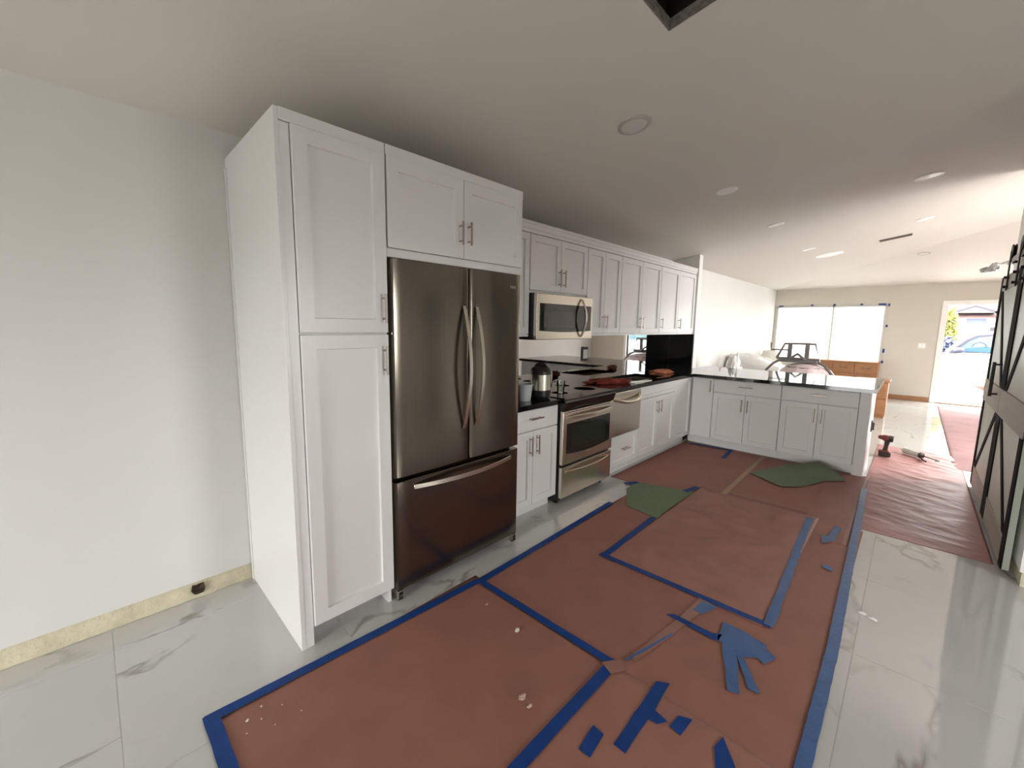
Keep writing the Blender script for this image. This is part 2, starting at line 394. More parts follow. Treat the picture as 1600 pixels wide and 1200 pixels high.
roof.box(-.2, -.14, YR, YF, 2.4, 3.3); struct(roof.build('roof', 'asphalt'))
# ceiling cut-out: ragged drywall edge, dark duct box with insulation
co = thing('ceiling_opening', (HX0, HY0, cz(HX0)), 'dark square vent cut-out in ceiling with ragged drywall edge', 'vent hole')
e = MB()
def slope_box(x0, x1, y0, y1, h0, h1): e.hexa([(x, y, cz(x)+h0) for x, y in ((x0, y0), (x1, y0), (x1, y1), (x0, y1))], [(x, y, cz(x)+h1) for x, y in ((x0, y0), (x1, y0), (x1, y1), (x0, y1))])
ew = .006
slope_box(HX0, HX0+ew, HY0, HY1, .001, .045); slope_box(HX1-ew, HX1, HY0, HY1, .001, .045); slope_box(HX0, HX1, HY0, HY0+ew, .001, .045); slope_box(HX0, HX1, HY1-ew, HY1, .001, .045)
e.build('drywall_edge', 'drywall_edge', co)
e = MB(); q = .03
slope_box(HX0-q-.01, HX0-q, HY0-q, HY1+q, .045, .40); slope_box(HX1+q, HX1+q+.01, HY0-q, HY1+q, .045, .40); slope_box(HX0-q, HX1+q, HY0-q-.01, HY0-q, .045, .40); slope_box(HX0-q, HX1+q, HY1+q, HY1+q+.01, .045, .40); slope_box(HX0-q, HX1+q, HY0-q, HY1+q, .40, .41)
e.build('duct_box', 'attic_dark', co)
ib = MB()
for k in range(60):
    c = Vector((random.uniform(HX0+.02, HX1), random.uniform(HY0, HY1-.1), cz(2)+random.uniform(.16, .24))); d = Vector((random.uniform(-1, 1), random.uniform(-1, 1), random.uniform(-.4, .4))).normalized()*.05
    ib.tube([c-d, c+Vector((0, 0, .012)), c+d], .012, 5)
ib.build('insulation', 'insulation', co)['kind'] = 'stuff'

# window and door frames at the far wall
wn = MB(); fy0, fy1 = YF-.015, YF+.10; t = .035
wn.box(WX0, WX0+t, fy0, fy1, WZ0, WZ1).box(WX1-t, WX1, fy0, fy1, WZ0, WZ1).box(WX0, WX1, fy0, fy1, WZ0, WZ0+t).box(WX0, WX1, fy0, fy1, WZ1-t, WZ1).box(1.18, 1.22, fy0+.0, fy1, WZ0, WZ1)
win = struct(wn.build('window_1', 'switch_white'))
for (a, b_) in ((WX0+t, 1.185), (1.215, WX1-t)):
    MB().box(a, b_, YF+.055, YF+.06, WZ0+t, WZ1-t).build('pane', 'clear_glass', win)
dr = MB(); dr.box(DX0-.09, DX0, YF-.02, YF+.15, 0, DZ+.08).box(DX1, DX1+.09, YF-.02, YF+.15, 0, DZ+.08).box(DX0, DX1, YF-.02, YF+.15, DZ, DZ+.08)
struct(dr.build('door_1', 'wall_white'))
struct(MB().box(-.0, DX0-.1, YF-.012, YF, 0, .1).build('baseboard_far', 'brown_wood'))
struct(MB().box(DX0, DX1, YF-.05, YF+.2, -.0, .022).build('trim_1', 'brown_wood', bevel=.004))

# ================================================================== TALL CABINETS AND FRIDGE
XP = .79; H = 2.344
p = thing('pantry_cabinet', (.4, .24, 0), 'tall white shaker pantry cabinet standing beside the steel fridge', 'cabinet')
MB().box(.003, XP, .0, .018, 0, H).build('side_panel', 'cabinet_white', p, bevel=.001)
MB().box(.004, .03, -.006, 0, 0, H-.05).build('scribe_strip', 'cabinet_white', p)
MB().box(.02, XP-.002, .018, .056, .0, H-.05).build('filler_strip', 'cabinet_white', p)
MB().box(.01, XP-.012, .056, .474, .095, H-.002).build('body', 'cabinet_white', p)
MB().box(.64, .66, .056, .456, 0, .095).build('toe_kick', 'cabinet_white', p)
MB().box(.10, XP-.03, .456, .474, 0, .096).build('side_foot', 'cabinet_white', p)
MB().box(XP-.012, XP+.004, 0.018, .474, 2.297, H).build('top_fascia', 'cabinet_white', p)
d = shaker(p, 'X', XP+.012, .058, .472, 1.458, 2.296, rail=.062, t=.023); pull(d, 'X', XP+.012, .444, 1.575, .14)
d = shaker(p, 'X', XP+.012, .058, .472, .096, 1.452, rail=.062, t=.023); pull(d, 'X', XP+.012, .444, 1.325, .14)

p = thing('overhead_cabinet', (.4, .95, 1.83), 'wide white two door cabinet mounted directly above the steel fridge', 'cabinet')
MB().box(.01, XP-.012, .478, 1.432, 1.832, H-.002).build('body', 'cabinet_white', p)
MB().box(XP-.012, XP+.002, .478, 1.436, 1.828, 1.868).build('bottom_rail', 'cabinet_white', p)
MB().box(XP-.012, XP+.004, .478, 1.440, 2.297, H).build('top_fascia', 'cabinet_white', p)
d = shaker(p, 'X', XP+.012, .478, .951, 1.87, 2.296, rail=.06, t=.023); pull(d, 'X', XP+.012, .921, 2.003, .125)
d = shaker(p, 'X', XP+.012, .951, 1.432, 1.87, 2.296, rail=.06, t=.023); pull(d, 'X', XP+.012, .981, 2.007, .125)

# fridge
p = thing('refrigerator', (.4, .963, 0), 'dark stainless french door refrigerator with bottom freezer on castors', 'refrigerator')
FY0, FY1, FM = .492, 1.434, .998
MB().box(.04, .70, FY0+.012, FY1-.012, .06, 1.80).build('body', 'black_plastic', p)
def fdoor(y0, y1, z0, z1, name):
    # front slightly crowned, rounded vertical edges
    b = MB(); prof = []; n = 12; x0 = .712; xf = .800
    prof.append((x0, y0))
    for k in range(5):
        a = PI/2*k/4; prof.append((xf-.02+.02*math.sin(a)-.004, y0+.014-.014*math.cos(a)))
    for k in range(1, n): s = k/n; prof.append((xf+.006*(1-(2*s-1)**2)-.004, y0+.014+(y1-y0-.028)*s))
    for k in range(5):
        a = PI/2*(1-k/4); prof.append((xf-.02+.02*math.sin(a)-.004, y1-.014+.014*math.cos(a)))
    prof.append((x0, y1))
    b.prism(prof, z0, z1); return b.build(name, 'steel_dark', p, smooth=True, bevel=.003)
dl = fdoor(FY0, FM-.003, .695, 1.826, 'left_door'); drr = fdoor(FM+.003, FY1, .695, 1.826, 'right_door'); dz = fdoor(FY0, FY1, .062, .672, 'freezer_drawer')
def flat_bow(a, b, out, wv, tt, n=20):
    """bar of rectangular section wv (Vector across) x tt, bowing along out"""
    pts = bow(a, b, out, n, 1.9); m = MB(); wv = Vector(wv)/2; vs = []; fs = []
    on = Vector(out).normalized()*tt
    for q in pts: vs += [q-wv, q+wv, q+wv+on, q-wv+on]
    for i in range(n):
        for k in range(4): fs.append((i*4+k, i*4+(k+1) % 4, i*4+4+(k+1) % 4, i*4+4+k))
    fs += [(3, 2, 1, 0), tuple(n*4+k for k in range(4))]
    return m.add(vs, fs)
flat_bow((.797, .950, .893), (.797, .950, 1.612), (.064, 0, 0), (0, .022, 0), .012).build('handle', 'steel_trim', dl, smooth=True, bevel=.002)
flat_bow((.797, 1.046, .893), (.797, 1.046, 1.612), (.064, 0, 0), (0, .022, 0), .012).build('handle', 'steel_trim', drr, smooth=True, bevel=.002)
flat_bow((.797, .60, .628), (.797, 1.352, .628), (.055, 0, 0), (0, 0, .026), .012).build('handle', 'steel_trim', dz, smooth=True, bevel=.002)
lg = MB(); 
for k, (a, c) in enumerate(((0, .008), (.013, .004), (.020, .012), (.036, .012))): lg.box(.8015, .803, 1.325+a, 1.325+a+c, 1.735, 1.752)
lg.build('badge', 'steel_trim', drr)
MB().box(.70, .72, FY0+.01, FY1-.01, .672, .695).build('seam_gasket', 'black_plastic', p)
for y in (FY0+.02, FY1-.03):
    b = MB(); b.lathe((.782, y-.011, .022), [(.0, 0), (.021, .001), (.021, .021), (0, .022)], 16, (0, 1, 0)); cst = b.build('castor', 'black_plastic', p, smooth=True)
    b = MB(); b.box(.767, .797, y-.017, y-.013, .015, .056).box(.767, .797, y+.013, y+.017, .015, .056).box(.74, .80, y-.017, y+.017, .054, .061); b.build('bracket', 'steel_trim', cst)

# ================================================================== BASE RUN
XB = .635; CT = .915
def carcass(p, y0, y1, z0=.10, z1=.873): MB().box(.02, XB-.021, y0+.001, y1-.001, z0, z1).build('body', 'cabinet_white', p)
def toe(p, y0, y1): MB().box(.53, .55, y0, y1, 0, .10).build('toe_kick', 'cabinet_white', p)
p = thing('base_cabinet', (.3, 1.77, 0), 'white base cabinet with one drawer between fridge and range', 'cabinet')
carcass(p, 1.445, 2.08); toe(p, 1.445, 2.08)
d = slab(p, 'X', XB, 1.447, 2.076, .705, .868); pull(d, 'X', XB, 1.79, .80, .14, True)
d = shaker(p, 'X', XB, 1.447, 1.775, .102, .70); pull(d, 'X', XB, 1.735, .59, .15)
d = shaker(p, 'X', XB, 1.775, 2.076, .102, .70); pull(d, 'X', XB, 1.815, .59, .15)

# range
RY0, RY1, RX = 2.09, 2.872, .675
p = thing('range', (.35, 2.48, 0), 'stainless slide-in electric range with black glass cooktop', 'oven')
MB().box(.02, RX-.03, RY0, RY1, .04, .90).build('body', 'black_plastic', p)
for y in (RY0+.05, RY1-.05):
    for x in (.08, RX-.08): MB().lathe((x, y, 0), [(.018, 0), (.018, .005), (.01, .006), (.01, .041)], 12).build('foot', 'black_plastic', p)
MB().box(.02, RX+.02, RY0-.004, RY1+.004, .90, .921).build('cooktop', 'black_gloss', p, bevel=.004, seg=2)
# sloped black control fascia
c = MB(); pr = [(RX-.03, .90), (RX+.022, .899), (RX+.028, .888), (RX+.006, .818), (RX-.03, .815)]
vs = [(x, y, z) for y in (RY0, RY1) for x, z in pr]; c.add(vs, [(4, 3, 2, 1, 0), (5, 6, 7, 8, 9)]+[(i, (i+1) % 5, 5+(i+1) % 5, 5+i) for i in range(5)]); c.build('control_panel', 'black_gloss', p)
od = MB(); od.box(RX-.028, RX+.006, RY0+.004, RY1-.004, .355, .808); od = od.build('oven_door', 'steel', p, bevel=.004, seg=2)
# window with arched lower edge
w0, w1, wz0, wz1 = RY0+.055, RY1-.055, .448, .700; n = 14
poly = [(w0, wz1), (w1, wz1)] + [(w1-(w1-w0)*k/n, wz0-.022*(1-(2*k/n-1)**2)) for k in range(n+1)]
vs = [(RX+x, y, z) for x in (.004, .0085) for y, z in poly]; k = len(poly)
MB().add(vs, [tuple(range(k)), tuple(range(2*k-1, k-1, -1))]+[(i, (i+1) % k, k+(i+1) % k, k+i) for i in range(k)]).build('oven_window', 'dark_glass', od)
MB().box(RX+.008, RX+.0095, w0+.075, w1-.075, wz0+.03, wz1-.035).build('inner_window', 'oven_inner', od)
vt = MB()
for k in range(14): vt.box(RX+.0055, RX+.0075, RY0+.07+k*.047, RY0+.105+k*.047, .794, .800)
vt.build('vent_slots', 'black_plastic', od)
flat_bow((RX+.004, RY0+.03, .752), (RX+.004, RY1-.03, .752), (.05, 0, 0), (0, 0, .03), .012).build('handle', 'steel_trim', od, smooth=True, bevel=.003)
MB().box(RX+.006, RX+.008, 2.455, 2.515, .397, .411).build('badge', 'steel_trim', od)
wd = MB().box(RX-.028, RX+.004, RY0+.004, RY1-.004, .065, .332).build('warming_drawer', 'steel', p, bevel=.004, seg=2)
flat_bow((RX+.002, RY0+.05, .285), (RX+.002, RY1-.05, .285), (.042, 0, 0), (0, 0, .024), .01).build('handle', 'steel_trim', wd, smooth=True, bevel=.002)
for (x, y, rr) in ((.22, 2.30, .085), (.22, 2.68, .075), (.48, 2.30, .075), (.48, 2.68, .105)):
    MB().lathe((x, y, .921), [(rr, 0), (rr, .0004), (rr-.004, .0004), (rr-.004, 0)], 32).build('burner_ring', 'grey_window', p)

# drawer dishwasher on a drawer base
DW0, DW1 = 2.885, 3.488
p = thing('drawer_dishwasher', (.3, 3.2, .42), 'single stainless drawer dishwasher with bowed handle under the counter', 'dishwasher')
MB().box(.05, XB-.02, DW0+.004, DW1-.004, .425, .87).build('tub', 'black_plastic', p)
df = MB().box(XB-.02, XB+.018, DW0+.004, DW1-.004, .435, .868).build('drawer_front', 'steel', p, bevel=.006, seg=2)
pts = bow((XB+.016, DW0+.03, .815), (XB+.016, DW1-.03, .815), (.062, 0, -.045), 16, 2.6)
MB().tube(pts, .017, 10).build('handle', 'steel_trim', df, smooth=True)
p = thing('base_cabinet', (.3, 3.18, 0), 'low white drawer base underneath the drawer dishwasher', 'cabinet')
carcass(p, DW0, DW1, .10, .424); toe(p, DW0, DW1)
d = shaker(p, 'X', XB, DW0+.002, DW1-.002, .102, .422, rail=.055); pull(d, 'X', XB, 3.21, .27, .13, True)
# sink cabinet
SY0, SY1 = 3.492, 4.40
p = thing('sink_cabinet', (.3, 3.95, 0), 'white sink base cabinet with two shaker doors and false front', 'cabinet')
MB().box(.02, XB-.021, SY0+.001, SY1-.001, .10, .66).box(.56, XB-.021, SY0+.001, SY1-.001, .66, .873).build('body', 'cabinet_white', p); toe(p, SY0, SY1)
shaker(p, 'X', XB, SY0, SY1, .735, .868, rail=.035, name='false_front')
d = shaker(p, 'X', XB, SY0, 3.94, .102, .73); pull(d, 'X', XB, 3.90, .615, .14)
d = shaker(p, 'X', XB, 3.94, SY1, .102, .73); pull(d, 'X', XB, 3.98, .615, .14)
p = thing('corner_filler', (.3, 4.65, 0), 'white blank corner filler panel where the base cabinets turn', 'cabinet')
MB().box(.02, XB-.021, SY1+.001, 4.90, .10, .873).build('body', 'cabinet_white', p); toe(p, SY1, 4.94)
shaker(p, 'X', XB, SY1, 4.905, .102, .868, rail=.055, name='panel')

# peninsula
PY = 4.912
def pen(p, x0, x1): MB().box(x0+.001, x1-.001, PY+.021, 5.60, .10, .873).build('body', 'cabinet_white', p); MB().box(x0, x1, PY+.075, PY+.095, 0, .10).build('toe_kick', 'cabinet_white', p)
p = thing('corner_cabinet', (.77, 5.2, 0), 'narrow white single door cabinet in the peninsula corner', 'cabinet')
pen(p, .62, .905); d = slab(p, 'Y', PY, .65, .903, .102, .868, name='door'); pull(d, 'Y', PY, .873, .775, .15)
def pencab(x0, x1, xm, label):
    p = thing('base_cabinet', ((x0+x1)/2, 5.2, 0), label, 'cabinet'); pen(p, x0, x1)
    d = slab(p, 'Y', PY, x0, x1, .708, .868); pull(d, 'Y', PY, xm, .80, .15, True)
    d = shaker(p, 'Y', PY, x0, xm, .102, .703); pull(d, 'Y', PY, xm-.032, .575, .15)
    d = shaker(p, 'Y', PY, xm, x1, .102, .703); pull(d, 'Y', PY, xm+.032, .575, .15)
pencab(.905, 1.632, 1.27, 'white two door peninsula cabinet next to the narrow corner door')
pencab(1.634, 2.312, 1.98, 'white two door peninsula cabinet at the open end of peninsula')
p = thing('end_panel', (2.36, 5.25, 0), 'white end panel closing off the open end of the peninsula', 'panel')
MB().box(2.314, 2.402, PY+.002, 5.62, 0, .873).build('panel', 'cabinet_white', p, bevel=.001)
MB().box(.40, 2.314, 5.601, 5.62, 0, .873).build('back_panel', 'cabinet_white', p)
o = MB(); o.box(2.4022, 2.412, 5.36, 5.44, .40, .52).box(2.41, 2.43, 5.375, 5.395, .42, .50).box(2.41, 2.43, 5.405, 5.425, .42, .50)
tag(o.build('junction_box', 'grey_metal'), 'small dark electrical box on the peninsula end panel', 'electrical box')

# worktops (black granite): left piece, long L with sink cut-out
tag(MB().box(.0, .66, 1.438, RY0-.006, .875, CT).build('worktop', 'black_granite', bevel=.003, seg=2), 'short black granite worktop between fridge and range', 'worktop')
KX0, KX1, KY0, KY1 = .14, .53, 3.60, 4.32
l = MB(); l.box(0, .66, RY1+.006, KY0, .875, CT).box(0, KX0, KY0, KY1, .875, CT).box(KX1, .66, KY0, KY1, .875, CT).box(0, .66, KY1, 4.885, .875, CT)
l.box(0, 2.437, 4.885, WY-.002, .875, CT).box(.375, 2.437, WY-.002, 6.16, .875, CT)
tag(l.build('worktop', 'black_granite', origin=(.4, 4, .875)), 'long L-shaped black granite worktop running from sink to peninsula', 'worktop')
p = thing('sink', (.33, 3.96, .68), 'undermount stainless kitchen sink set in black worktop', 'sink')
q = MB(); t = .004
q.box(KX0-.01, KX1+.01, KY0-.01, KY1+.01, .69, .694).box(KX0-.01, KX0-.006, KY0-.01, KY1+.01, .69, .8745).box(KX1+.006, KX1+.01, KY0-.01, KY1+.01, .69, .8745).box(KX0-.01, KX1+.01, KY0-.01, KY0-.006, .69, .8745).box(KX0-.01, KX1+.01, KY1+.006, KY1+.01, .69, .8745)
q.build('basin', 'steel', p); MB().lathe((.33, 3.96, .694), [(.05, 0), (.05, .003), (.03, .003), (.028, .001)], 20).build('drain', 'steel_trim', p, smooth=True)

# backsplash pieces
p = struct(MB().box(.0005, .006, 1.445, WY-.012, CT, 1.411).build('trim_2', 'smoked_mirror'))
p = struct(MB().box(.0065, .36, WY-.012, WY-.0005, CT, 1.411).build('trim_3', 'black_gloss'))
# outlet above the splash
p = thing('outlet', (0, 3.35, 1.12), 'black electrical outlet hanging open on wall behind range', 'outlet')
MB().hexa([(.002, 3.30, 1.115), (.03, 3.385, 1.115), (.03, 3.385, 1.275), (.002, 3.30, 1.275)], [(.012, 3.295, 1.115), (.04, 3.38, 1.115), (.04, 3.38, 1.275), (.012, 3.295, 1.275)]).build('box', 'black_plastic', p, bevel=.002)
MB().hexa([(.016, 3.315, 1.145), (.036, 3.37, 1.145), (.036, 3.37, 1.245), (.016, 3.315, 1.245)], [(.024, 3.312, 1.145), (.044, 3.367, 1.145), (.044, 3.367, 1.245), (.024, 3.312, 1.245)]).build('socket', 'trim_grey', p)

# ================================================================== UPPERS
XU = .35; UZ0, UZ1, UT = 1.412, 2.250, 2.335
def upper(y0, y1, label, splits, z0=UZ0+.018, handles=(), hz=1.552, hl=.14):
    p = thing('wall_cabinet', (.17, (y0+y1)/2, z0-.018), label, 'cabinet')
    MB().box(.0, XU-.021, y0+.0008, y1-.0008, z0-.018, UZ1+.004).build('body', 'cabinet_white', p)
    if z0 < 1.6: MB().box(XU-.03, XU-.006, y0, y1, z0-.018, z0).build('light_rail', 'cabinet_white', p)
    for i in range(len(splits)-1):
        d = shaker(p, 'X', XU, splits[i], splits[i+1], z0+.002, UZ1, rail=.055)
        for hy in handles:
            if splits[i] < hy < splits[i+1]: pull(d, 'X', XU, hy, hz, hl)
    return p
upper(1.443, 2.02, 'white wall cabinet left of the microwave, partly behind the fridge', [1.445, 2.018])
upper(2.022, 2.855, 'short white two door wall cabinet above the microwave', [2.024, 2.437, 2.853], z0=1.795, handles=(2.405, 2.470), hz=1.92, hl=.15)
upper(2.857, 3.50, 'narrow two door white wall cabinet immediately right of the microwave', [2.859, 3.175, 3.498], handles=(3.142, 3.207))
upper(3.502, 4.47, 'white two door wall cabinet in the middle of the long upper row', [3.504, 3.975, 4.468], handles=(3.942, 4.008))
upper(4.472, 5.592, 'white two door wall cabinet at the far end against the wing wall', [4.474, 5.02, 5.590], handles=(4.51, 5.055))

# continuous crown over the wall cabinets
pr = [(0, UZ1+.0045), (XU+.003, UZ1+.0045), (XU+.003, UZ1+.03), (XU+.008, UZ1+.034), (XU+.008, UT-.018), (XU+.014, UT-.012), (XU+.014, UT), (0, UT)]
k = len(pr); tag(MB().add([(x, y, z) for y in (1.443, 5.592) for x, z in pr], [tuple(range(k)), tuple(range(2*k-1, k-1, -1))]+[(i, (i+1) % k, k+(i+1) % k, k+i) for i in range(k)]).build('crown_moulding', 'cabinet_white'), 'long white crown board running along the top of wall cabinets', 'moulding')
# microwave
p = thing('microwave', (.2, 2.44, 1.385), 'stainless over-the-range microwave with bowed door handle', 'microwave')
MY0, MY1, MX = 2.026, 2.851, .425
MB().box(.0, MX-.035, MY0, MY1, 1.385, 1.772).build('body', 'black_plastic', p)
md = MB().box(MX-.034, MX, MY0+.002, MY1-.002, 1.388, 1.770).build('door', 'steel', p, bevel=.004, seg=2)
n = 14; w0, w1 = MY0+.045, MY1-.03
poly = [(w0, 1.690), (w1, 1.690)] + [(w1-(w1-w0)*k/n, 1.462-.012*(1-(2*k/n-1)**2)) for k in range(n+1)]; k = len(poly)
MB().add([(MX+x, y, z) for x in (-.001, .003) for y, z in poly], [tuple(range(k)), tuple(range(2*k-1, k-1, -1))]+[(i, (i+1) % k, k+(i+1) % k, k+i) for i in range(k)]).build('window', 'dark_glass', md)
MB().box(MX+.0028, MX+.0038, w0+.05, w0+.50, 1.49, 1.635).build('inner_window', 'grey_window', md)
flat_bow((MX-.002, 2.655, 1.405), (MX-.002, 2.655, 1.752), (.058, 0, 0), (0, .026, 0), .014).build('handle', 'steel_trim', md, smooth=True, bevel=.003)
lg = MB().lathe((MX, MY0+.045, 1.415), [(.009, 0), (.009, .0012), (.006, .0012)], 14, (1, 0, 0)); lg.build('badge', 'steel_trim', md)

# ================================================================== COUNTER ITEMS
p = thing('pressure_cooker', (.37, 1.90, CT), 'steel and black electric pressure cooker beside the white tub', 'cooker')
cx, cy = .52, 1.985; R0 = .083
MB().lathe((cx, cy, CT), [(R0-.012, 0), (R0-.004, .008), (R0, .03), (R0, .075)], 32).build('base', 'black_plastic', p, smooth=True)
MB().lathe((cx, cy, CT+.075), [(R0+.001, 0), (R0+.001, .125)], 32).build('body', 'steel', p, smooth=True)
ld = MB().lathe((cx, cy, CT+.20), [(R0+.004, 0), (R0+.004, .022), (R0-.008, .048), (R0-.04, .066), (.02, .072), (0, .072)], 32).build('lid', 'black_plastic', p, smooth=True)
MB().tube(bow((cx-.05, cy-.01, CT+.255), (cx+.05, cy+.01, CT+.255), (0, 0, .03), 10, 2.6), .011, 8).build('lid_handle', 'black_plastic', ld, smooth=True)
cp = MB(); ang = math.radians(35)
for k in range(7):
    pass
vs = []; fs = []
for k in range(9):
    a = ang-.34+.68*k/8; ca, sa = math.cos(a), math.sin(a)
    for (rr, z) in ((R0+.002, .055), (R0+.010, .055), (R0+.010, .225), (R0+.002, .225)): vs.append((cx+ca*rr, cy+sa*rr, CT+z))
for k in range(8):
    for i in range(4): fs.append((k*4+i, k*4+(i+1) % 4, k*4+4+(i+1) % 4, k*4+4+i))
fs += [(0, 1, 2, 3), (35, 34, 33, 32)]
pn = cp.add(vs, fs).build('control_panel', 'steel_trim', p)
ca, sa = math.cos(ang), math.sin(ang); t = Vector((-sa, ca, 0)); nn_ = Vector((ca, sa, 0)); c0 = Vector((cx, cy, CT+.115))+nn_*(R0+.0105)
MB().lathe(c0, [(.026, 0), (.026, .003), (.018, .004), (0, .004)], 20, nn_).build('dial', 'black_plastic', pn)
p = thing('plastic_tub', (.50, 1.815, CT), 'small white translucent plastic tub beside the fridge', 'tub')
tx, ty = .50, 1.815
vs = []; fs = []
prof = [(.045, .002), (.048, .0), (.064, .125), (.070, .127), (.070, .134), (.061, .134), (.046, .006)]
n = 24
b = MB().lathe((tx, ty, CT), [(0, .0005)]+prof+[(0, .006)], n); b.build('tub', 'bucket', p, smooth=True)
p = thing('drinking_glass', (.40, 2.36, .921), 'clear drinking glass on the black cooktop edge', 'glass')
MB().lathe((.48, 2.31, .9215), [(0, 0), (.030, 0), (.037, .105), (.0345, .105), (.0285, .009), (0, .009)], 24).build('tumbler', 'clear_glass', p, smooth=True)

def blob(c, sx, sy, sz, seed, sub=4, amp=.35, fr=2.2, rot=0):
    bm = bmesh.new(); bmesh.ops.create_icosphere(bm, subdivisions=sub, radius=1)
    for v in bm.verts:
        q = v.co*fr+Vector((seed*3.1, seed*1.7, seed)); d = 1+amp*noise.noise(q)+amp*.5*noise.noise(q*2.3)-amp*.5*abs(noise.noise(q*1.4+Vector((9, 2, 4))))
        v.co = v.co*d
    vs = [v.co.copy() for v in bm.verts]; fs = [[v.index for v in fc.verts] for fc in bm.faces]; bm.free()
    ca, sa = math.cos(rot), math.sin(rot); zmin = 0; out = []
    for v in vs:
        x, y, z = v.x*sx, v.y*sy, max(v.z, -.55)*sz
        out.append(Vector((c[0]+x*ca-y*sa, c[1]+x*sa+y*ca, z)))
    zmin = min(v.z for v in out)
    for v in out: v.z += c[2]-zmin
    return MB().add(out, fs)
tag(blob((.40, 3.23, CT+.0005), .10, .27, .036, 3, amp=.38, fr=2.0, rot=-.42).build('rag', 'rag_red', smooth=True), 'crumpled dark red rag lying on worktop right of the cooktop', 'rag')
tag(blob((.36, 4.58, CT+.0005), .06, .19, .036, 8, amp=.4, fr=2.0, rot=-.4).build('rag', 'rag_orange', smooth=True), 'crumpled orange brown cloth on worktop past the sink', 'rag')
p = thing('sink_glint', (.58, 3.75, CT), 'flat white strip painted as the bright reflection along the sink front edge', 'sheet')
MB().box(.545, .615, 3.42, 3.80, CT+.0006, CT+.006).build('plate', 'lens_white', p)  # white plate stands in for a bright reflection at the sink

# ================================================================== FLOOR COVERINGS
def sheet(name, m, x0, x1, y0, y1, z, amp, label, cat='floor paper', group=None, fr=2.0, res=.035, stretch=(1, 1), thick=.0006, rot=0, fade=.12):
    nx = max(2, int((x1-x0)/res)); ny = max(2, int((y1-y0)/res)); vs = []; fs = []
    for j in range(ny+1):
        for i in range(nx+1):
            x = x0+(x1-x0)*i/nx; y = y0+(y1-y0)*j/ny
            e = min(x-x0, x1-x, y-y0, y1-y)/fade; e = max(0, min(1, e))
            ca, sa = math.cos(rot), math.sin(rot); qx, qy = (x*ca+y*sa)*stretch[0], (-x*sa+y*ca)*stretch[1]
            h = noise.noise((qx*fr, qy*fr, z*90))*.6 + .5*noise.noise((qx*fr*2.1, qy*fr*2.1, 4)) + .6*(1-2*abs(noise.noise((qx*fr*.9, qy*fr*.9, 9))))**3
            vs.append((x, y, z+max(0, h+.4)*amp*e))
    k = nx+1
    for j in range(ny):
        for i in range(nx): fs.append((j*k+i, j*k+i+1, j*k+k+i+1, j*k+k+i))
    o = MB().add(vs, fs).build(name, m, smooth=True, fix=False)
    md = o.modifiers.new('thick', 'SOLIDIFY'); md.thickness = thick; md.offset = -1
    return tag(o, label, cat, group)
sheet('floor_paper', 'red_paper', .905, 1.845, -.375, .955, .0012, .0012, 'red floor paper sheet in front of the pantry, nearest the camera at left')
sheet('floor_paper', 'red_paper', .94, 2.52, .935, 3.40, .0008, .0015, 'large red floor paper sheet in front of fridge and range')
sheet('floor_paper', 'red_paper_b', 1.835, 2.535, -1.4, .965, .0020, .0045, 'wrinkled red floor paper strip along the right tape, nearest the camera', fr=5, res=.022)
sheet('floor_paper', 'red_paper_b', 1.335, 2.25, 1.715, 3.42, .0030, .012, 'wrinkled red floor paper square framed by blue tape in mid floor', fr=5.0, res=.02)
sheet('floor_paper', 'red_paper', .60, 2.46, 3.02, 4.965, .0020, .001, 'red floor paper sheet covering the corner below sink and peninsula')
sheet('floor_plastic', 'pink_plastic', 2.435, 3.165, 3.44, 6.70, .0012, .0065, 'wrinkled pink plastic sheet on the floor beside the barn door', 'floor plastic', fr=6.0, stretch=(.6, 1.2), rot=-.45, res=.016)
sheet('floor_plastic', 'pink_runner', 3.09, 4.6, 6.0, 11.4, .0022, .012, 'pink plastic runner on the floor leading to the front door', 'floor plastic', fr=2.8)

TZ = .0068
def tape(poly, label, m='blue_tape', z=TZ, jag=.0, name='tape_strip', group=None, th=.0006):
    pts = []
    n = len(poly)
    for i in range(n):
        a = Vector(poly[i]); b = Vector(poly[(i+1) % n]); L = (b-a).length; k = max(1, int(L/.05)) if jag else 1
        for q in range(k):
            pq = a.lerp(b, q/k)
            if q and jag: pq += Vector((random.uniform(-jag, jag), random.uniform(-jag, jag)))
            pts.append((pq.x, pq.y))
    o = MB().prism(pts, z, z+th).build(name, m)
    return tag(o, label, 'tape', group)
def strip(a, b, wd, label, m='blue_tape', z=TZ, jag=.0012, **k):
    a, b = Vector(a), Vector(b); d = (b-a).normalized(); nrm = Vector((-d.y, d.x))*wd/2
    return tape([a-nrm, b-nrm, b+nrm, a+nrm], label, m, z, jag, **k)
strip((.893, -.385), (.962, .925), .045, 'long blue tape edge in front of the pantry')
strip((.975, .93), (.935, 2.47), .045, 'long blue tape edge running from fridge to range')
strip((.875, -.365), (1.60, -.352), .05, 'blue tape along the near edge of floor paper at bottom left', z=TZ+.001)
strip((.985, .934), (1.86, .958), .042, 'blue tape seam across floor paper in front of the fridge', z=TZ+.001)
strip((1.837, .955), (1.835, -.9), .048, 'wide blue tape seam running from the seam corner toward the camera', z=TZ+.0018)
tape([(1.80, .925), (1.86, .90), (1.905, .97), (1.85, 1.00)], 'small dull patch of tape at the seam corner', 'clear_tape', TZ+.0026, .002)
strip((1.318, 2.465), (1.338, 1.715), .042, 'blue tape on left side of the wrinkled paper square')
strip((1.31, 1.70), (2.28, 1.738), .040, 'blue tape on near side of the wrinkled paper square', z=TZ+.001)
strip((2.272, 1.735), (2.195, 3.37), .046, 'faded blue tape on right side of the wrinkled paper square', 'faded_tape', z=TZ+.0018, jag=.004)
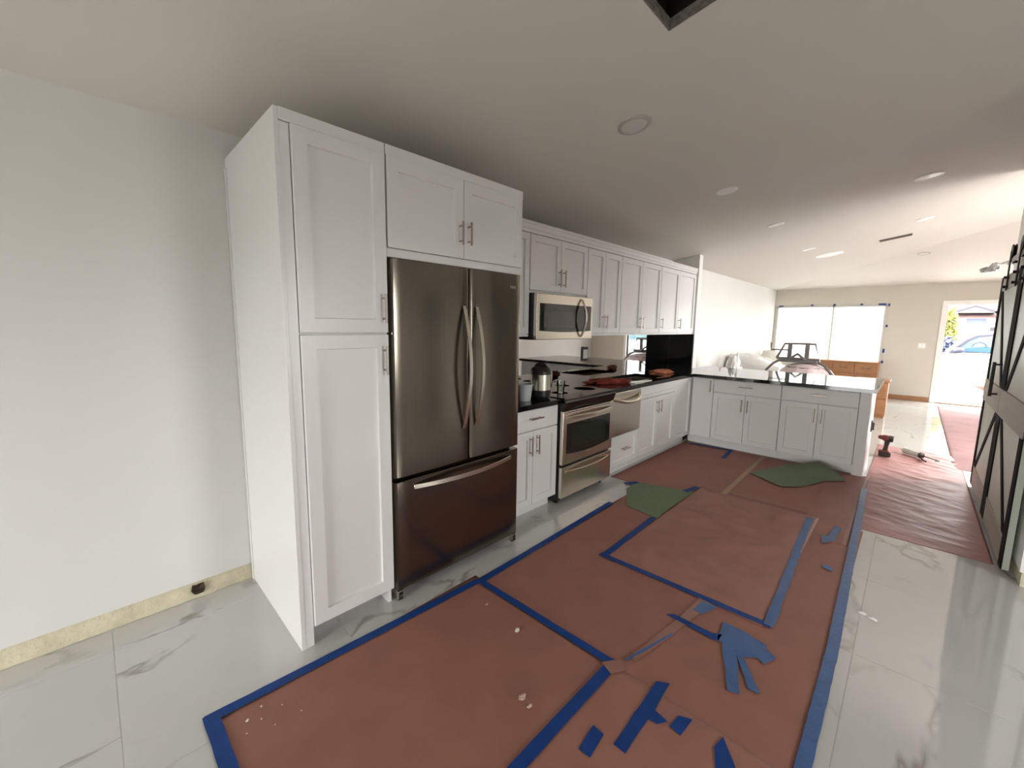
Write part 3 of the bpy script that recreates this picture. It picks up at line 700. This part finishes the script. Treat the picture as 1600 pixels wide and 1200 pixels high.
strip((2.535, .2), (2.525, 1.7), .046, 'near half of long faded blue tape edge along the bare tiles', 'faded_tape')
strip((2.527, 1.68), (2.452, 4.50), .046, 'far half of long faded blue tape edge along the pink plastic', 'faded_tape', z=TZ+.0006)
tape([(2.099, 1.60), (2.20, 1.60), (2.30, 1.576), (2.30, 1.55), (2.35, 1.52), (2.318, 1.44), (2.285, 1.46), (2.25, 1.425), (2.236, 1.424), (2.349, 1.255), (2.304, 1.245), (2.215, 1.41), (2.287, 1.192), (2.247, 1.173), (2.144, 1.44), (2.116, 1.451)], 'large hand-shaped patch of overlapping blue tape pieces', 'faded_tape', TZ, .003)
tape([(1.868, 1.445), (1.898, 1.475), (2.085, 1.475), (2.125, 1.50), (2.125, 1.44), (2.09, 1.43)], 'short blue tape strip leading into the hand-shaped tape patch', 'blue_tape', TZ, .002)
tape([(1.955, 1.575), (2.002, 1.585), (2.040, 1.70), (1.962, 1.69)], 'blue tape tab under the near edge of wrinkled paper square', 'faded_tape', TZ, .002)
tape([(2.016, 1.005), (2.063, 1.037), (2.073, .874), (2.13, .863), (2.105, .825), (2.072, .822), (2.074, .638), (2.027, .638)], 'T-shaped blue tape piece near the bottom of the photo', 'blue_tape', TZ, .002)
tape([(1.935, .648), (1.983, .644), (1.994, .537), (1.947, .536)], 'short blue tape piece left of the T-shaped tape', 'blue_tape', TZ, .002)
tape([(2.148, .918), (2.193, .939), (2.186, .843), (2.141, .851)], 'small square blue tape piece right of the T-shaped tape', 'blue_tape', TZ, .002)
tape([(2.299, .952), (2.363, .869), (2.40, .79), (2.34, .76), (2.288, .891)], 'blue tape piece cut by the bottom picture edge', 'blue_tape', TZ, .002)
tape([(2.358, 3.349), (2.396, 3.33), (2.39, 3.05), (2.325, 2.944), (2.312, 3.091), (2.35, 3.12)], 'crumpled blue tape scrap right of the wrinkled paper square', 'faded_tape', TZ, .006)
tape([(2.382, 2.633), (2.424, 2.628), (2.431, 2.568), (2.379, 2.582)], 'tiny blue tape scrap close to the long right tape', 'faded_tape', TZ, .004)
strip((1.87, 1.02), (1.95, 1.33), .012, 'thin sliver of blue tape on the paper seam', 'faded_tape')
tape([(1.528, 3.357), (1.575, 3.38), (1.538, 4.90), (1.498, 4.88)], 'beige masking tape strip running up to the peninsula', 'beige_tape', TZ+.001, .001)
strip((.68, 4.84), (1.15, 4.905), .05, 'dark blue tape along the peninsula toe kick', z=TZ+.001)
strip((1.165, 4.93), (1.20, 4.50), .045, 'blue tape end folding away from the peninsula toe kick', z=TZ+.0018)
strip((1.285, 3.17), (1.325, 3.37), .05, 'blue tape tab on far corner of the flat green board', z=TZ+.003)
strip((.80, 2.94), (.875, 3.06), .05, 'blue tape tab by the dishwasher on green board corner', z=TZ+.003)
strip((1.35, 3.40), (2.17, 3.46), .018, 'glossy clear tape seam between far and middle floor papers', 'clear_tape')
tape([(1.87, 1.05), (1.905, 1.04), (1.975, 1.46), (2.0, 1.72), (1.94, 1.72), (1.925, 1.46)], 'clear glossy tape patch bridging two blue tape seams', 'clear_tape', TZ-.0004, .003)

# green boards
p = thing('green_board', (1.1, 2.8, .006), 'flat olive green board piece on floor in front of dishwasher', 'board')
MB().prism([(.86, 3.07), (1.345, 3.22), (1.335, 2.75), (1.345, 2.47), (1.06, 2.51), (.875, 2.84)], .0060, .0085).build('board', 'green_board', p)
p = thing('green_board', (1.9, 4.5, .006), 'curled olive green board piece lying before the peninsula', 'board')
gp = [(1.56, 4.165, .012), (1.885, 3.95, .02), (2.03, 4.13, .012), (2.15, 4.46, .012), (2.30, 4.60, .016), (2.20, 4.74, .05), (2.04, 4.86, .085), (1.80, 4.62, .05)]
ctr = (1.93, 4.42, .055)
vs = [ctr]+gp+[(x, y, z-.003) for x, y, z in [ctr]+gp]; n = len(gp); fs = [(0, 1+i, 1+(i+1) % n) for i in range(n)] + [(n+1, n+2+(i+1) % n, n+2+i) for i in range(n)] + [(1+i, n+2+i, n+2+(i+1) % n, 1+(i+1) % n) for i in range(n)]
g2 = MB().add(vs, fs).build('board', 'green_board', p, smooth=False)
md = g2.modifiers.new('sub', 'SUBSURF'); md.subdivision_type = 'SIMPLE'; md.levels = 1; md.render_levels = 1

# scraps and debris
def scrap(c, s, seed, label, m='scrap', flat=.5):
    tag(blob((c[0], c[1], .0035), s, s*.7, s*flat, seed, 3, .9, 2.4, seed).build('paper_scrap', m, smooth=False), label, 'scrap')
scrap((1.397, .80), .013, 5, 'pale round scrap on red paper in front of the fridge', 'white_scrap')
scrap((1.668, .545), .017, 11, 'torn reddish paper shred beside the wide blue seam', 'scrap')
scrap((1.715, .535), .011, 14, 'smaller torn shred right of the reddish paper shred', 'scrap')
scrap((1.15, .825), .008, 17, 'tiny pale scrap just inside the blue seam corner', 'scrap', .3)
for k, (dx, dy, s) in enumerate(((0, 0, .007), (.03, .04, .004), (.055, -.015, .003), (-.03, .055, .005), (.02, .115, .003), (.09, .07, .003), (.10, .16, .003))):
    tag(blob((1.0+dx, -.27+dy, .0035), s, s*.8, s*.3, k+21, 2, .8, 2).build('plaster_crumb', 'white_scrap'), 'tiny plaster crumb on red paper near bottom left tape corner', 'crumb', 'plaster crumbs on the floor paper')
for k, (x, y) in enumerate(((2.60, 2.21), (2.645, 2.19))):
    tag(blob((x, y, .0005), .02, .012, .004, k+40, 3, .3, 2).build('paper_dot', 'lens_white'), ('left' if k == 0 else 'right')+' of two white specks on bare tiles beside the right tape', 'scrap')

# ================================================================== BARN DOORS
def barn(y0, y1, label, hy, hang):
    X = 3.178; p = thing('barn_door', (X+.02, (y0+y1)/2, .02), label, 'door'); z0, z1 = .022, 2.0; a = .095
    MB().box(X+.006, X+.036, y0+.003, y1-.003, z0, z1).build('panel', 'barn_light', p)
    def bx(n, ya, yb, za, zb, m, x=0): return MB().box(X-x, X+.0065, ya, yb, za, zb).build(n, m, p, bevel=.002)
    bx('stile', y0, y0+a, z0, z1, 'barn_dark', .002); bx('stile', y1-a, y1, z0, z1, 'barn_dark', .002)
    bx('bottom_rail', y0+a, y1-a, z0, z0+.19, 'barn_rail'); bx('top_rail', y0+a, y1-a, z1-.13, z1, 'barn_rail'); bx('middle_rail', y0+a*.0, y1-a*.0, .86, 1.06, 'barn_rail', .006)
    def brace(ya, za, yb, zb):
        wv = .045; m = MB(); q = [(ya-wv, za), (ya+wv, za), (yb+wv, zb), (yb-wv, zb)]
        m.hexa([(X+.0, y, z) for y, z in q], [(X+.0062, y, z) for y, z in q]); m.build('brace', 'barn_dark', p)
    ym = (y0+y1)/2
    na, fa = (y0+a+.04, y1-a-.04) if y1 > 5 else (y1-a-.04, y0+a+.04)
    brace(fa, .215, na, .855); brace(na, 1.065, fa, 1.865)
    hd = MB()
    if hy: hd.tube([(X-.045, hy, .98), (X-.045, hy, 1.26)], .011, 8).tube([(X-.001, hy, 1.0), (X-.045, hy, 1.0)], .008, 8).tube([(X-.001, hy, 1.24), (X-.045, hy, 1.24)], .008, 8); hd.build('handle', 'iron', p, smooth=True)
    for hy2 in hang:
        s = MB(); s.box(X-.012, X-.004, hy2-.022, hy2+.022, 1.86, 2.19)
        for zz in (1.89, 1.97): s.tube([(X-.03, hy2, zz), (X+.01, hy2, zz)], .012, 8)
        h_ = s.build('hanger_strap', 'iron', p)
        MB().lathe((X+.004, hy2, 2.185), [(.022, -.012), (.062, -.012), (.062, -.006), (.050, 0), (.062, .006), (.062, .012), (.022, .012)], 24, (1, 0, 0)).build('wheel', 'iron', h_, smooth=True)
barn(3.34, 4.40, 'near dark framed barn door leaf at the right picture edge', None, (3.52, 4.22))
barn(4.41, 5.46, 'far dark framed barn door leaf beside the living room opening', 4.58, (4.56, 5.05))
p = thing('barn_rail', (3.16, 4.4, 2.1), 'flat metal track that carries the barn door rollers', 'rail')
MB().box(3.178, 3.186, 3.25, 5.3, 2.098, 2.134).build('track', 'trim_grey', p)
for y in (3.4, 4.0, 4.75, 5.2): MB().lathe((3.186, y, 2.116), [(.012, 0), (.012, .0488)], 10, (1, 0, 0)).build('standoff', 'iron', p)
# bagged wall light on the end of the wall
p = thing('wall_light', (3.2, 5.48, 2.05), 'wall light wrapped in clear plastic sticking out beside the barn door', 'wall light')
MB().tube([(3.26, 5.5, 2.16), (3.26, 5.56, 2.16), (3.21, 5.60, 2.16), (3.16, 5.61, 2.14)], .014, 8).lathe((3.26, 5.481, 2.16), [(.05, 0), (.05, .02), (.02, .03)], 16, (0, 1, 0)).build('arm', 'lens_white', p, smooth=True)
blob((3.13, 5.61, 2.075), .04, .045, .055, 61, 3, .5, 2).build('bag', 'lens_white', p, smooth=True)
blob((3.075, 5.61, 2.07), .035, .04, .035, 65, 3, .6, 2.4).build('bag_tail', 'lens_white', p, smooth=True)

# ================================================================== TOOLS ON THE PINK SHEET
p = thing('cordless_drill', (2.54, 6.03, .012), 'small red and black cordless drill standing upright on its battery', 'drill')
bx_, by_ = 2.525, 6.0; z = .014
MB().prism([(bx_-.055, by_-.045), (bx_+.055, by_-.045), (bx_+.055, by_+.045), (bx_-.055, by_+.045)], z, z+.055).build('battery', 'drill_dark', p, bevel=.01, seg=2)
MB().prism([(bx_-.06, by_-.035), (bx_+.04, by_-.035), (bx_+.04, by_+.035), (bx_-.06, by_+.035)], z+.052, z+.07).build('battery_plate', 'drill_red', p, bevel=.006)
MB().tube([(bx_, by_, z+.06), (bx_+.006, by_, z+.12), (bx_+.012, by_, z+.19)], [.024, .021, .027], 12).build('grip', 'drill_dark', p, smooth=True)
MB().lathe((bx_+.055, by_, z+.215), [(.0, 0), (.03, 0), (.036, .01), (.036, .075), (.028, .09), (.022, .12), (.012, .128), (0, .128)], 20, (-1, 0, .05)).build('motor_housing', 'drill_red', p, smooth=True)
MB().lathe((bx_+.056, by_, z+.215), [(.033, -.006), (.038, 0), (.038, .035), (.033, .036)], 20, (-1, 0, .05)).build('end_cap', 'drill_dark', p, smooth=True)
p = thing('caulking_gun', (2.84, 6.22, .012), 'caulking gun with white tube lying on the pink plastic', 'caulking gun')
A = Vector((2.69, 6.37, .045)); B_ = Vector((2.97, 6.08, .045)); dr_ = (B_-A).normalized()
MB().lathe(A, [(.0, -.05), (.006, -.05), (.010, 0), (.034, .001), (.034, .21), (.028, .212)], 18, dr_).build('tube', 'tube_white', p, smooth=True)
MB().lathe(A+dr_*.205, [(.012, 0), (.036, 0), (.036, .014), (.012, .03), (0, .03)], 18, dr_).build('end_plate', 'drill_dark', p, smooth=True)
side = Vector((-dr_.y, dr_.x, 0))
MB().tube([A+dr_*.22, A+dr_*.42], .006, 8).tube([A+dr_*.42, A+dr_*.425-side*.05], .005, 8).build('plunger_rod', 'iron', p, smooth=True)
MB().tube([A+dr_*.24-side*.02-Vector((0, 0, .02)), A+dr_*.30-side*.07-Vector((0, 0, .022)), A+dr_*.37-side*.10-Vector((0, 0, .022))], [.012, .010, .009], 8).build('trigger_handle', 'drill_dark', p, smooth=True)

# ================================================================== CEILING FIXTURES
def downlight(x, y, rr, label, lit_look=False):  # the lit look is only a whiter colour, nothing glows
    th = math.atan(SL); n = Vector((SL, 0, -1)).normalized() if x < YF-y else Vector((0, -SL, -1)).normalized()
    c = Vector((x, y, cz(x, y))); p = thing('ceiling_light', c, label, 'ceiling light', None)
    MB().lathe(c, [(rr, -.002), (rr, .004), (rr-.008, .008), (rr-.022, .009), (rr-.024, .002)], 36, n).build('trim_ring', 'dull_trim' if not lit_look else 'lens_white', p, smooth=True)
    MB().lathe(c, [(0, .006), (rr-.03, .006), (rr-.023, .004), (rr-.023, .001)], 36, n).build('lens', 'trim_lens' if rr > .0 and not lit_look else 'lens_white', p, smooth=True)
downlight(1.36, 1.78, .098, 'unlit recessed ceiling light above the range, nearest the vent cut-out')
downlight(1.375, 3.40, .085, 'recessed ceiling light second in the kitchen row', True)
downlight(1.39, 5.05, .085, 'recessed ceiling light third in the kitchen row over peninsula', True)
downlight(1.39, 7.05, .085, 'recessed ceiling light fourth in the kitchen row past the peninsula', True)
downlight(2.60, 4.78, .098, 'bright oval ceiling light above the pink plastic, nearest the barn door', True)
downlight(2.59, 6.74, .085, 'recessed ceiling light behind the one nearest the barn door', True)
downlight(2.61, 9.60, .085, 'faint recessed ceiling light near the front door')
downlight(1.53, 7.95, .18, 'wide flush ceiling light over the living room furniture', True)
p = thing('ceiling_vent', (2.31, 7.64, cz(2.31)), 'brown slotted air vent in the ceiling', 'vent')
e = MB(); slope_box(2.14, 2.48, 7.59, 7.69, -.012, -.001); e.build('grille', 'vent_brown', p)
for k in range(4):
    e = MB(); slope_box(2.15, 2.47, 7.603+k*.022, 7.611+k*.022, -.017, -.0125); e.build('slat', 'drywall_edge', p)

# ================================================================== LIVING ROOM
# film taped over the front window and its tape tabs
tag(MB().box(WX0-.03, 1.187, YF-.020, YF-.0185, WZ0, WZ1+.03).build('window_film', 'window_film'), 'glowing white plastic film over the left pane of living room window', 'plastic film')
tag(MB().box(1.213, WX1+.03, YF-.020, YF-.0185, WZ0, WZ1+.03).build('window_film', 'window_film'), 'glowing white plastic film over the right pane of living room window', 'plastic film')
for (x, z, sx, sz, lb) in ((.14, 2.075, .10, .03, 'blue tape tab at the top left corner of the window film'), (.78, 2.085, .05, .035, 'small blue tape tab on film top edge, over the left pane'), (1.21, 2.085, .05, .04, 'small blue tape tab on film top edge, over the mullion'), (1.70, 2.08, .05, .035, 'small blue tape tab on film top edge, over the right pane'), (2.05, 2.075, .13, .035, 'long blue tape tab at the top right end of the window film'), (2.165, 2.06, .03, .06, 'upright blue tape tab at the top right corner of window film'), (2.165, 1.60, .035, .05, 'blue tape tab on right film edge, uppermost of three below the corner'), (2.165, 1.05, .035, .09, 'tall blue tape tab midway down the right edge of window film'), (2.165, .80, .035, .06, 'lowest blue tape tab on right film edge, above the dresser')):
    tag(MB().box(x-sx/2, x+sx/2, YF-.0225, YF-.0205, z-sz/2, z+sz/2).build('tape_tab', 'blue_tape'), lb, 'tape', 'tape tabs around the window film')
# light switch
p = thing('light_switch', (2.755, YF, 1.15), 'white double light switch plate on the wall beside front door', 'light switch')
MB().box(2.69, 2.82, YF-.008, YF-.0005, 1.13, 1.25).build('plate', 'switch_white', p, bevel=.002)
for x in (2.715, 2.765): MB().box(x, x+.035, YF-.012, YF-.008, 1.155, 1.225).build('rocker', 'lens_white', p)
# dresser under the window
p = thing('dresser', (1.6, 11.5, 0), 'long brown wooden dresser standing beneath the living room window', 'dresser')
MB().box(.95, 2.135, 11.42, 11.85, .05, .78).build('body', 'brown_wood', p, bevel=.004)
MB().box(.93, 2.15, 11.40, 11.86, .78, .805).build('top', 'brown_wood', p, bevel=.004)
for x0 in (.965, 1.355, 1.745):
    for z0 in (.08, .315, .55):
        d = MB().box(x0, x0+.38, 11.402, 11.42, z0, z0+.225).build('drawer', 'brown_wood', p, bevel=.004)
        MB().tube([(x0+.13, 11.402, z0+.13), (x0+.14, 11.375, z0+.115), (x0+.24, 11.375, z0+.115), (x0+.25, 11.402, z0+.13)], .008, 6).build('handle', 'grey_metal', d)
for x in (1.0, 2.09):
    for y in (11.46, 11.81): MB().box(x-.025, x+.025, y-.025, y+.025, 0, .05).build('foot', 'brown_wood', p)
p = thing('side_chest', (2.25, 9.1, 0), 'brown wooden side chest half hidden behind the peninsula end', 'chest')
MB().box(1.98, 2.40, 8.90, 9.35, .03, .62).build('body', 'brown_wood', p, bevel=.004); MB().box(1.96, 2.42, 8.88, 9.37, .62, .65).build('top', 'brown_wood', p, bevel=.004); MB().box(1.99, 2.39, 8.91, 9.34, 0, .03).build('plinth', 'brown_wood', p)
for z0 in (.06, .34):
    d = MB().box(2.0, 2.38, 8.882, 8.90, z0, z0+.26).build('drawer', 'brown_wood', p, bevel=.004); MB().lathe((2.19, 8.882, z0+.14), [(.008, 0), (.008, .012), (.016, .02), (0, .026)], 12, (0, -1, 0)).build('knob', 'grey_metal', d)
# wrapped sofa along the left wall
p = thing('sofa', (.5, 8.6, 0), 'sofa wrapped in white plastic along the living room wall', 'sofa')
def soft(x0, x1, y0, y1, z0, z1, seed, m='plastic_wrap', name='cushion', amp=.03, fn=None):
    nx, ny, nz = 10, 16, 8; bm = bmesh.new(); bmesh.ops.create_cube(bm, size=2); bmesh.ops.subdivide_edges(bm, edges=bm.edges[:], cuts=9, use_grid_fill=True)
    for v in bm.verts:
        q = v.co.copy(); s = 1-.16*(q.length/1.732)**4; d = amp*(noise.noise(q*2.2+Vector((seed, 0, 0)))+.7*noise.noise(q*5+Vector((0, seed, 0))))
        nrm = q.normalized(); q = q*s+nrm*d*2
        v.co = Vector(((x0+x1)/2+q.x*(x1-x0)/2, (y0+y1)/2+q.y*(y1-y0)/2, max(z0, (z0+z1)/2+q.z*(z1-z0)/2)))
        if fn: v.co = fn(v.co)
    vs = [v.co.copy() for v in bm.verts]; fs = [[v.index for v in fc.verts] for fc in bm.faces]; bm.free()
    return MB().add(vs, fs).build(name, m, p, smooth=True)
soft(.10, .93, 8.25, 9.0, .0, .42, 1, name='seat_base')
prof = [(.02, .30), (.03, .85), (.08, .98), (.22, 1.0), (.38, .985), (.55, .93), (.78, .85), (.93, .80), (.97, .6), (.98, .25)]
vs = []; fs = []; ny = 26; k = len(prof)
for j in range(ny+1):
    y = 8.2+.85*j/ny; e = min(1, min(j, ny-j)/2.5)**.5
    for i, (x, z) in enumerate(prof):
        d = .03*noise.noise((x*4, y*3, 1))+.02*noise.noise((x*9, y*7, 5)); vs.append((max(.005, x+d*.5), y, max(.02, z*(.84+.16*e)+d)))
for j in range(ny):
    for i in range(k-1): fs.append((j*k+i, j*k+i+1, j*k+k+i+1, j*k+k+i))
fs += [tuple(range(k)), tuple(ny*k+i for i in range(k-1, -1, -1))]
MB().add(vs, fs).build('plastic_cover', 'plastic_wrap', p, smooth=True)
p = thing('wrapped_bundle', (.60, 6.75, 0), 'tall bundle in crumpled clear plastic at the left behind peninsula', 'bundle')
blob((.60, 6.75, 0), .16, .16, .70, 71, 5, .25, 2.6).build('wrap', 'plastic_wrap', p, smooth=True)
blob((.43, 6.62, .0), .07, .08, .60, 75, 4, .25, 2.2).build('loose_end', 'clear_wrap', p, smooth=True)
p = thing('table_lamp', (.27, 10.55, .0), 'table lamp with wide cream shade standing past the wrapped sofa', 'lamp')
lx, ly = .275, 10.55
MB().box(lx-.2, lx+.2, ly-.2, ly+.2, 0, .42).build('stand', 'brown_wood', p)
MB().lathe((lx, ly, .42), [(.09, 0), (.09, .02), (.03, .05), (.06, .12), (.02, .22), (.012, .26), (.012, .34)], 20).build('base', 'lamp_shade', p, smooth=True)
MB().lathe((lx, ly, .68), [(.26, 0), (.14, .32), (.137, .32), (.256, 0)], 28).build('shade', 'lamp_shade', p, smooth=True)
# draped round table and metal stool frame on top
p = thing('round_table', (1.40, 7.6, 0), 'round table draped in pinkish crinkled plastic behind the peninsula', 'table')
vs = []; fs = []; n = 48; tc = (1.42, 7.65)
prof = [(0, .95), (.14, .945), (.25, .91), (.33, .84), (.38, .76), (.42, .4), (.44, .01)]
for j, (rr, z) in enumerate(prof):
    for k in range(n):
        a = 2*PI*k/n; wv = 1+.06*math.sin(a*9)*(j/6)+.05*noise.noise((math.cos(a)*3, math.sin(a)*3, j*.4)); vs.append((tc[0]+math.cos(a)*rr*wv, tc[1]+math.sin(a)*rr*wv, z+.012*noise.noise((k*.7, j*.9, 3))))
for j in range(len(prof)-1):
    for k in range(n): fs.append((j*n+k, j*n+(k+1) % n, (j+1)*n+(k+1) % n, (j+1)*n+k))
MB().add(vs, fs).build('drape', 'pink_wrap', p, smooth=True)
MB().lathe((tc[0], tc[1], 0), [(.2, 0), (.2, .03), (.04, .06), (.04, .86), (.28, .87), (.28, .895), (0, .895)], 24).build('table', 'grey_metal', p, smooth=True)
p = thing('stool_frame', (1.36, 7.65, .93), 'dark metal chair frame upturned on the draped round table', 'chair')
yy = 7.55; z0, z1 = 1.02, 1.265
MB().tube([(1.02, yy, z0), (1.12, yy, z1), (1.53, yy, z1+.005), (1.60, yy, z0), (1.02, yy, z0)], .02, 8).build('back_frame', 'grey_metal', p, smooth=True)
for x in (1.165, 1.40): MB().box(x, x+.06, yy-.014, yy+.014, z0, z1).build('back_slat', 'grey_metal', p)
b = MB(); b.box(1.05, 1.58, yy-.03, yy+.30, z0-.055, z0-.01); b.tube([(1.20, yy-.03, z0-.01), (1.31, yy-.03, z0+.085), (1.42, yy-.03, z0-.01)], .025, 6); b.build('seat', 'grey_metal', p, bevel=.008)
for s_, (xa, xb, xc) in enumerate(((1.06, .98, .88), (1.57, 1.68, 1.80))):
    MB().tube([(xa, yy, z0-.03), (xb, yy-.02, z0-.09), (xc, yy-.05, z0-.22 if s_ == 0 else .78)], .02, 8).build('arm', 'grey_metal', p, smooth=True)
MB().tube([(1.19, yy, 1.16), (.93, yy, 1.16), (.925, yy, 1.22), (.925, yy, 1.275)], .013, 6).build('hook_rod', 'grey_metal', p, smooth=True)

# ================================================================== OUTSIDE THE FRONT DOOR
struct(MB().box(-40, 60, YF+.15, 20.5, -.18, -.06).build('driveway', 'concrete'))
struct(MB().box(-40, 60, 20.5, 29.5, -.30, -.16).build('street', 'asphalt'))
struct(MB().box(-40, 60, 29.5, 90, -.24, -.12).build('lawn', 'concrete'))
struct(MB().box(-40, 60, -60, YR-.14, -.18, -.06).build('patio', 'dark_lawn'))  # unseen ground, kept dark so the wall top and ceiling get less bounce
struct(MB().box(XE+.12, 60, YR-.14, 4.5, -.18, -.06).build('added_yard', 'dark_lawn'))  # unseen dark ground, added to block bright sky from below
struct(MB().box(XE+.12, 60, 4.5, YF+.15, -.18, -.06).build('side_bounce', 'concrete'))  # unseen pale ground, added to bounce light up to the wall cabinets
p = thing('house', (7, 35, -.12), 'house across the street with red tiled roof and white garage door', 'house')
HYf = 34.0
MB().box(2.0, 14, HYf, 44, -.12, 2.25).build('wall', 'house_wall', p)
MB().box(4.55, 5.28, HYf-.03, HYf, .6, 2.2).build('blue_wall', 'house_blue', p)
rf = MB(); rf.hexa([(1.5, HYf-.6, 2.22), (14.5, HYf-.6, 2.22), (14.5, 39, 4.0), (1.5, 39, 4.0)], [(1.5, HYf-.6, 2.30), (14.5, HYf-.6, 2.30), (14.5, 39, 4.08), (1.5, 39, 4.08)]); rf = rf.build('roof', 'roof_tile', p)
for gx in (4.78, 6.35):
    g = MB(); g.add([(gx-.75, HYf-.62, 2.52), (gx+.75, HYf-.62, 2.52), (gx, HYf-.62, 2.88), (gx-.75, 36.5, 2.52), (gx+.75, 36.5, 2.52), (gx, 36.5, 2.88)], [(0, 1, 2), (3, 5, 4), (0, 2, 5, 3), (1, 4, 5, 2), (0, 3, 4, 1)]); gg = g.build('gable', 'house_wall', p)
    g = MB(); g.tube([(gx-.85, HYf-.66, 2.50), (gx, HYf-.66, 2.86), (gx+.85, HYf-.66, 2.50)], .085, 4); g.build('gable_trim', 'fascia', gg)
gd = MB().box(5.35, 8.6, HYf-.06, HYf, -.1, 1.95).build('garage_door', 'paper_white', p)
for k in range(8): MB().box(5.45+k*.38, 5.70+k*.38, HYf-.075, HYf-.06, 1.52, 1.74).build('pane', 'fascia', gd)
for k in range(3): MB().box(5.36, 8.59, HYf-.066, HYf-.06, .35+k*.5, .365+k*.5).build('panel_joint', 'fascia', gd)
# car parked across the driveway
p = thing('car', (5.7, 17.5, -.06), 'pale car with blue tinted windows parked outside the front door', 'car')
cy0, cy1 = 16.6, 18.3; gz = -.06
def carprism(prof, y0, y1, name, m, bev=.04, par=None):
    k = len(prof); vs = [(x, y, z+gz) for y in (y0, y1) for x, z in prof]
    return MB().add(vs, [tuple(range(k)), tuple(range(2*k-1, k-1, -1))]+[(i, (i+1) % k, k+(i+1) % k, k+i) for i in range(k)]).build(name, m, par or p, bevel=bev, seg=2)
carprism([(3.0, .35), (2.95, .62), (3.1, .84), (3.62, .97), (7.4, 1.0), (7.6, .85), (7.62, .4), (7.4, .28), (3.2, .26)], cy0, cy1, 'body', 'car_white')
cb_ = carprism([(3.32, .96), (3.64, 1.34), (3.84, 1.48), (4.2, 1.53), (6.2, 1.53), (6.9, 1.32), (7.3, .98)], cy0+.12, cy1-.12, 'cabin', 'car_trim', .03)
carprism([(3.47, 1.0), (3.73, 1.29), (3.90, 1.40), (4.2, 1.45), (5.2, 1.46), (5.2, 1.0)], cy0+.105, cy0+.12, 'side_window', 'car_glass', 0, cb_)
carprism([(5.28, 1.0), (5.28, 1.46), (6.2, 1.45), (6.75, 1.25), (7.0, 1.0)], cy0+.105, cy0+.12, 'side_window', 'car_glass', 0, cb_)
carprism([(3.50, 1.0), (3.7, 1.10), (4.0, 1.15), (5.1, 1.08), (5.1, 1.0)], cy0+.098, cy0+.106, 'tinted_band', 'car_seat', 0, cb_)
MB().tube([(3.78, cy0+.09, 1.08), (3.82, cy0+.09, 1.18), (3.92, cy0+.09, 1.22), (4.02, cy0+.09, 1.17), (4.06, cy0+.09, 1.08)], .016, 8).build('steering_wheel', 'car_trim', cb_)
blob((3.55, cy0-.02, .95), .12, .08, .07, 90, 3, .1, 1).build('mirror', 'car_trim', p, smooth=True)
for x in (3.75, 6.75):
    for y in (cy0+.02, cy1-.02):
        wl = MB().lathe((x, y-.1, gz+.32), [(.0, 0), (.2, 0), (.3, .01), (.32, .04), (.32, .16), (.3, .19), (.2, .2), (0, .2)], 28, (0, 1, 0)).build('wheel', 'tyre', p, smooth=True); MB().lathe((x, y-.105 if y < 17 else y+.1, gz+.32), [(0, 0), (.22, 0), (.22, .006)], 24, (0, 1, 0)).build('hub_cap', 'car_white', wl)
# shrubs
def shrub(c, rx, rz, n, label, m, name='shrub'):
    p = thing(name, c, label, 'shrub'); b = MB()
    for k in range(n):
        v = Vector((random.gauss(0, 1), random.gauss(0, 1), random.gauss(0, 1))).normalized()*random.uniform(.55, 1)
        q = Vector((c[0]+v.x*rx, c[1]+v.y*rx, c[2]+rz+v.z*rz*.98)); t = Vector((random.uniform(-1, 1), random.uniform(-1, 1), random.uniform(-1, 1))).normalized(); s = t.orthogonal().normalized()
        L = random.uniform(.06, .12); b.add([q-t*L, q+s*L*.4, q+t*L, q-s*L*.4], [(0, 1, 2, 3)])
    b.build('foliage', m, p, fix=False)['kind'] = 'stuff'
    MB().tube([(c[0], c[1], c[2]), (c[0]+.03, c[1], c[2]+rz*.8), (c[0], c[1]+.02, c[2]+rz*1.3)], [.05, .035, .02], 6).build('stem', 'brown_wood', p)
shrub((3.42, 19.35, -.06), .24, .70, 900, 'dark blue-grey shrub behind the car hood outside the door', 'leaf_dark')
shrub((3.42, 20.0, -.06), .22, 1.22, 1000, 'tall lime green shrub seen through the front doorway', 'leaf_lime')
shrub((4.0, 20.4, -.06), .22, .68, 700, 'shorter lime green shrub to the right of the tall shrub', 'leaf_lime')
p = thing('clay_bowl', (4.15, 14.6, -.06), 'shallow red clay planter bowl outside the front door', 'planter')
MB().lathe((4.15, 14.6, -.06), [(.18, 0), (.15, .06), (.22, .14), (.42, .24), (.46, .25), (.46, .28), (.41, .28), (.2, .17), (0, .16)], 28).build('bowl', 'red_clay', p, smooth=True)
